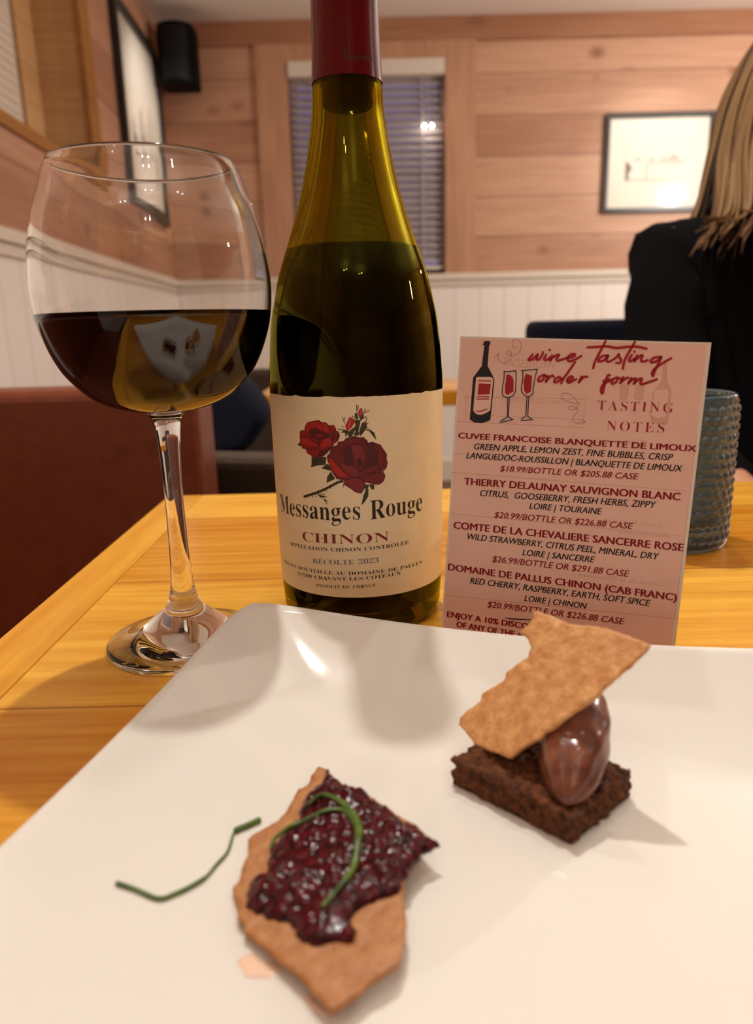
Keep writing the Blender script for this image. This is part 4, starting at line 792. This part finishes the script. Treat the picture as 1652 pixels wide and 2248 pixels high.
chive('chive_strand', CHIVE1, lambda t: .00048+.0006*math.sin(math.pi*min(1, t*1.05))**2, 'thickest green chive strand curved down across the dark red relish', zj)
chive('chive_strand', CHIVE2, lambda t: .00044+.0002*math.sin(math.pi*t), 'thinner green chive strand reaching the left edge of the relish', zj)
ST = NT('pink_juice'); ST.set(Base_Color=lin('#efcbb2'), Roughness=.15)
for i, l in enumerate(STAIN):
    poly = resample(U5(l), .0006, .0002, i); v, f = fill(poly, .0008)
    m = MB(); nn = len(v); m.add([(x, y, plate_z(x, y)+.00006+.0001*min(1, edged(poly, x, y)/.0015)) for x, y in v]+[(x, y, plate_z(x, y)-.0001) for x, y in v], f+[[k+nn for k in q][::-1] for q in f]+[(a, a+nn, b+nn, b) for a, b in rim_edges(f)], 0, True)
    o = m.build('juice_smear', ST.m, None, (v[0][0], v[0][1], PZ)); tag(o, ('small pale pink juice smear on the plate left of the lower wafer', 'thin pale pink juice smear under the front tip of the lower wafer')[i], 'smear', 'juice smears')
# brownie
BR = NT('brownie_crumb'); q, o_ = BR.xyz(); nf = BR.noise(o_, 380, 4, .65); n2 = BR.noise(o_, 1400, 3)
BR.set(Base_Color=BR.mix(BR.ramp(nf, .3, .7), lin('#2a1108'), lin('#7c4826')), Roughness=.75, Specular_IOR_Level=.25); BR.bump(BR.math('ADD', nf, n2), .8, .0012)
bL, bF, bR = Vector((.0205, .1935)), Vector((.0488, .1652)), Vector((.0712, .1853)); bB = bL+bR-bF; BT = .0140
na, nb, nc = 78, 58, 18; idx = {}; vs = []; fs = []
def bv(i, j, k):
    key = (i, j, k)
    if key not in idx:
        a, b, c = i/na, j/nb, k/nc
        p = bF.lerp(bL, a).lerp(bR.lerp(bB, a), b); P = Vector((p.x, p.y, PZ+.0001+(BT-PZ)*c))
        d = Vector(((p-(bL+bR)/2).x*(1 if i in (0, na) or j in (0, nb) else 0), (p-(bL+bR)/2).y*(1 if i in (0, na) or j in (0, nb) else 0), (1 if k == nc else 0)*.03))
        if d.length: d.normalize()
        w = .0010*noise.noise(P*190)+.0011*noise.noise(P*560)-.0040*max(0, .30-noise.voronoi(P*300)[0][0])
        if 0 < c < 1 and (i in (0, na) or j in (0, nb)): w -= .0007*math.exp(-((c-.62)/.1)**2)
        e = (i in (0, na))+(j in (0, nb))+(k in (0, nc))
        if e > 1: w -= .0006*(e-1)
        if k == 0: d.z = 0; w = min(w, .0004)
        idx[key] = len(vs); vs.append(P+d*w)
    return idx[key]
for i in range(na):
    for j in range(nb):
        for k in (0, nc): q = (bv(i, j, k), bv(i+1, j, k), bv(i+1, j+1, k), bv(i, j+1, k)); fs.append(q)
for i in range(na):
    for k in range(nc):
        for j in (0, nb): fs.append((bv(i, j, k), bv(i+1, j, k), bv(i+1, j, k+1), bv(i, j, k+1)))
for j in range(nb):
    for k in range(nc):
        for i in (0, na): fs.append((bv(i, j, k), bv(i, j+1, k), bv(i, j+1, k+1), bv(i, j, k+1)))
m = MB(); m.add(vs, fs, 0, True); o = m.build('brownie', BR.m, None, (.0458, .1894, PZ)); tag(o, 'small crumbly square chocolate brownie on the white plate', 'brownie')
# quenelle of chocolate cream
CH_ = NT('chocolate_cream'); q, o_ = CH_.xyz(); nf = CH_.noise(o_, 160, 3)
CH_.set(Base_Color=CH_.mix(CH_.ramp(nf, .35, .65), lin('#5a2c1d'), lin('#84503b')), Roughness=.2, Subsurface_Weight=.08, Subsurface_Radius=(.002, .001, .0006)); CH_.bump(nf, .25, .0012)
Q0, Q1 = Vector((.0482, .1690, .0148)), Vector((.0625, .2100, .0290)); ax = (Q1-Q0); QL = ax.length; ax.normalize()
sx = ax.cross(Vector((0, 0, 1))).normalized(); sy = sx.cross(ax); nu, nv = 60, 40; vs = []; fs = []
for i in range(nu+1):
    t = i/nu; r = .0102*max(0, 1-((t-.55)/(.55 if t < .55 else .45))**2)**.62
    for k in range(nv):
        a = 2*math.pi*k/nv; d = sx*math.cos(a)+sy*math.sin(a)*.92; P = Q0+ax*(QL*t)+d*r
        P += d*(r/.0098)*(.0007*noise.noise(P*150)+.0009*max(0, noise.noise(Vector((a*1.2, t*1.5, 4)))-.05)-.0009*abs(math.sin(a*2.5+t*2))**5)
        vs.append(P)
fs = [(i*nv+k, i*nv+(k+1) % nv, (i+1)*nv+(k+1) % nv, (i+1)*nv+k) for i in range(nu) for k in range(nv)]
m = MB(); m.add(vs, fs, 0, True); o = m.build('chocolate_scoop', CH_.m, None, Q0); tag(o, 'glossy milk chocolate quenelle resting on the brownie beneath the wafer', 'chocolate')

# ------------------------------------------------------------------ the person across the table
SKIN = NT('skin'); SKIN.set(Base_Color=lin('#c98f70'), Roughness=.5, Subsurface_Weight=.15, Subsurface_Radius=(.01, .004, .002))
JACK = grainy('black_wool', '#0b0a0c', '#110f12', 220, .95, .3, .001, Specular_IOR_Level=.08)
EYEW = plain('eye_white', '#cfc4ba', .2); IRIS = plain('iris', '#2a1a10', .2); LIPC = plain('lip_pink', '#a85a4e', .4)
DENIM = grainy('dark_trousers', '#15161c', '#1c1e26', 300, .9, .2, .001, Specular_IOR_Level=.1)
PX, PY = .585, 1.06
def skin_mesh(verts, edges, root, sub=2):
    me = bpy.data.meshes.new('sk'); me.from_pydata([v[:3] for v in verts], edges, []); o = bpy.data.objects.new('sk', me); COL.objects.link(o)
    md = o.modifiers.new('s', 'SKIN'); md.use_smooth_shade = True
    for i, d in enumerate(me.skin_vertices[0].data): r = verts[i][3]; d.radius = r if hasattr(r, '__len__') else (r, r); d.use_root = (i == root)
    o.modifiers.new('u', 'SUBSURF').levels = sub
    dg = bpy.context.evaluated_depsgraph_get(); dg.update(); e = o.evaluated_get(dg).to_mesh()
    V = [v.co.copy() for v in e.vertices]; F = [list(p.vertices) for p in e.polygons]; o.evaluated_get(dg).to_mesh_clear(); bpy.data.objects.remove(o); return V, F
def P(x, y, z): return (PX+x, PY+y, z)
V_ = []; E_ = []
def jv(p, r, par=None):
    V_.append((*P(*p), r)); 
    if par is not None: E_.append((par, len(V_)-1))
    return len(V_)-1
pel = jv((0, .06, -.19), (.125, .09)); wa = jv((0, .06, -.05), (.11, .08), pel); chs = jv((0, .06, .10), (.13, .085), wa); up = jv((0, .055, .20), (.11, .075), chs); nk = jv((0, .045, .275), (.052, .052), up); hd = jv((0, .035, .345), (.052, .055), nk)
hands = []
for s in (-1, 1):
    sh_ = jv((s*.145, .055, .195), (.060, .060), up); el = jv((s*.180, -.03, -.02), (.043, .043), sh_); wr = jv((s*.14, -.235, -.085), (.026, .022), el)
    pm_ = jv((s*.125, -.285, -.088), (.036, .016), wr); hands.append((s, pm_))
    for k, (dx, ln) in enumerate(((-.026, .066), (-.009, .076), (.009, .072), (.026, .058))):
        kn = jv((s*.115+dx, -.318, -.084), .0095, pm_); a = jv((s*.112+dx*1.05, -.318-ln*.55, -.088), .0085, kn); jv((s*.110+dx*1.05, -.318-ln, -.102), .0072, a)
    th1 = jv((s*.098, -.285, -.078), .0105, pm_); jv((s*.072, -.312, -.090), .0085, th1)
    hp = jv((s*.09, .04, -.20), (.09, .085), pel); kn_ = jv((s*.11, -.36, -.22), (.065, .062), hp); cf = jv((s*.11, -.36, -.45), (.05, .052), kn_); an = jv((s*.11, -.36, -.66), (.036, .036), cf); jv((s*.11, -.47, -.715), (.036, .026), an)
BV, BF = skin_mesh(V_, E_, pel)
# head with brow, eyes, nose, mouth, chin and ears, turned a little towards the window side
HC = Vector(P(.018, .02, .405)); hr = Matrix.Rotation(math.radians(24), 3, 'Z')
def headpt(th_, ph):
    d = Vector((math.sin(th_)*math.cos(ph), -math.cos(th_)*math.cos(ph), math.sin(ph)))
    x, y, z = d.x*.074, d.y*.094, d.z*.118
    if z < 0: x *= 1-.30*(z/.118)**2; y *= 1-.10*(z/.118)**2
    f = max(0, -d.y)
    g = lambda a, b, w, h: math.exp(-((x-a)/w)**2-((z-b)/h)**2)*(f > 0)
    y -= .026*g(0, -.030, .011, .010)+.016*g(0, -.010, .008, .022)+.006*g(0, .028, .04, .010)+.007*g(0, -.066, .022, .007)+.006*g(0, -.078, .018, .006)+.010*g(0, -.105, .022, .014)
    y += .009*g(.031, .006, .016, .009)+.009*g(-.031, .006, .016, .009)+.003*g(0, -.072, .024, .0028)
    e = math.exp(-((y-.008)/.016)**2-((z+.006)/.028)**2)*(abs(d.x) > .7); x += math.copysign(.014*e, x)
    return HC+hr @ Vector((x, y, z))
nu, nv = 72, 48; hv = []; hf = []
for j in range(nv+1):
    for i in range(nu): hv.append(headpt(2*math.pi*i/nu, -math.pi/2+math.pi*j/nv))
hf = [(j*nu+i, j*nu+(i+1) % nu, (j+1)*nu+(i+1) % nu, (j+1)*nu+i) for j in range(nv) for i in range(nu)]
person = thing('person', P(0, .06, -.30), 'person with long blond hair in a black jacket seated across the table', 'person')
m = MB(); m.add(BV, BF, 0, True); m.add(hv, hf, 0, True); ob = m.build('body', SKIN.m, person)
rm = ob.modifiers.new('fuse', 'REMESH'); rm.mode = 'VOXEL'; rm.voxel_size = .0042; rm.use_smooth_shade = True
sm_ = ob.modifiers.new('soft', 'SMOOTH'); sm_.factor = .5; sm_.iterations = 2
for s in (-1, 1):
    m = MB(); c = HC+hr @ Vector((s*.031, -.0705, .006)); q = MB().lathe([(0, -.011)]+[(.011*math.sin(a*math.pi/12), -.011*math.cos(a*math.pi/12)) for a in range(1, 12)]+[(0, .011)], 24, (0, 0, 0)); m.add([c+hr @ Vector((x, -z, y)) for x, y, z in q.v], q.f, 0, True); m.m = [1 if sum(q.v[i][2] for i in f)/len(f) > .0088 else 0 for f in q.f]
    m.build('eye', [EYEW, IRIS], person)
m = MB()
for zz, hh in ((-.0680, .0034), (-.0755, .0042)):
    pts = [HC+hr @ Vector((x, -.0868+abs(x)*abs(x)*26+(.0015 if zz < -.07 else 0), zz+(.0035*abs(x)/.02 if zz < -.07 else -.0035*abs(x)/.02))) for x in [(-.021+.042*k/10) for k in range(11)]]
    m.tube(pts, [max(.0008, hh*math.sqrt(max(0, 1-(2*k/10-1)**2))) for k in range(11)], 10, 0, True)
m.build('lips', LIPC, person)
# jacket: same skeleton, fuller, ends at cuffs, collar and hem
V_ = []; E_ = []
pel = jv((0, .06, -.24), (.185, .145)); wa = jv((0, .06, -.07), (.165, .125), pel); chs = jv((0, .06, .10), (.178, .128), wa); up = jv((0, .058, .218), (.135, .095), chs); jv((0, .05, .262), (.074, .070), up)
for s in (-1, 1):
    sh_ = jv((s*.146, .055, .208), (.082, .080), up); mid = jv((s*.168, .01, .08), (.068, .070), sh_); el = jv((s*.186, -.03, -.03), (.064, .064), mid); jv((s*.150, -.205, -.083), (.046, .044), el)
JV, JF = skin_mesh(V_, E_, pel)
JV = [v+Vector((noise.noise(v*16), noise.noise(v*16+Vector((9, 0, 0))), noise.noise(v*16+Vector((0, 9, 0)))))*.009 for v in JV]
m = MB(); m.add(JV, JF, 0, True); m.build('jacket', JACK, person)
V_ = []; E_ = []
pel = jv((0, .06, -.215), (.165, .125))
for s in (-1, 1):
    hp = jv((s*.09, .03, -.21), (.10, .092), pel); kn_ = jv((s*.11, -.36, -.22), (.076, .074), hp); cf = jv((s*.11, -.365, -.45), (.062, .064), kn_); jv((s*.11, -.36, -.63), (.056, .056), cf)
TV, TF = skin_mesh(V_, E_, pel); m = MB(); m.add(TV, TF, 0, True); m.build('trousers', DENIM, person)
# hair: locks from the parting down over both shoulders
HM = []
for nme, c in (('hair_brown', '#2e1a0f'), ('hair_mid', '#4f321f'), ('hair_blond', '#67462b'), ('hair_light', '#866640')):
    t = NT(nme); t.set(Base_Color=lin(c), Roughness=.55, Specular_IOR_Level=.3); HM.append(t.m)
m = MB(); rnd = random.Random(5)
cap = []; nu, nv = 40, 18
for j in range(nv+1):
    for i in range(nu):
        ph = math.pi/2-j/nv*math.pi*.62; th_ = 2*math.pi*i/nu
        d = Vector((math.sin(th_)*math.cos(ph), -math.cos(th_)*math.cos(ph), math.sin(ph)))
        k = 1.0 if d.y > -.45 or d.z > .62 else .90
        cap.append(HC+hr @ Vector((d.x*.085*k, d.y*.103*k+.006, d.z*.128+.004)))
m.add(cap, [(j*nu+i, j*nu+(i+1) % nu, (j+1)*nu+(i+1) % nu, (j+1)*nu+i) for j in range(nv) for i in range(nu)], 1, True)
for k in range(760):
    a = rnd.uniform(-2.45, 2.45); s = 1 if a > 0 else -1       # angle from the back of the head
    out = rnd.random(); fx, fy = math.sin(a), math.cos(a)
    if k < 30: a = s*rnd.uniform(1.5, 2.3); fx, fy = math.sin(a), math.cos(a)
    ln = rnd.uniform(.16, .21)+(.07*rnd.random()**2)
    p0 = Vector((fx*.012, .01+fy*.02, .128)); w = rnd.uniform(-1, 1)
    p1 = Vector((fx*.066, .01+fy*.075, .098)); p2 = Vector((fx*(.086+.012*out), .012+fy*(.108+.012*out), .03))
    p3 = Vector((fx*(.102+.018*out), .01+fy*(.112+.02*out), -.055)); p4 = Vector((fx*(.118+.034*out)+.006*w, .0+fy*(.112+.03*out)-.018*(abs(a) > 1.1), -.135)); p5 = Vector((fx*(.138+.075*out)+.012*w, -.006+fy*(.108+.03*out)-.03*(abs(a) > 1.1), -.128-(ln-.15)*.62))
    pts = spline([HC+hr @ p for p in (p0, p1, p2, p3, p4, p5)], 5); nn = len(pts)
    for i, p in enumerate(pts):
        t = i/(nn-1); p += Vector((math.sin(t*9+k), math.cos(t*8+k*2), 0))*.0035*t
    r0 = rnd.uniform(.0024, .0048)
    col = rnd.choices((0, 1, 2, 3), (4, 5, 2.5, 1))[0]
    if abs(a) > 1.2 and out > .5: col = rnd.choices((1, 2, 3), (1, 3, 2))[0]
    m.tube(pts, [r0*(.55+.45*min(1, 3*i/(nn-1)))*(1-.85*max(0, (i/(nn-1)-.72)/.28)) for i in range(nn)], 7, col, True, .7)
m.build('hair', HM, person)
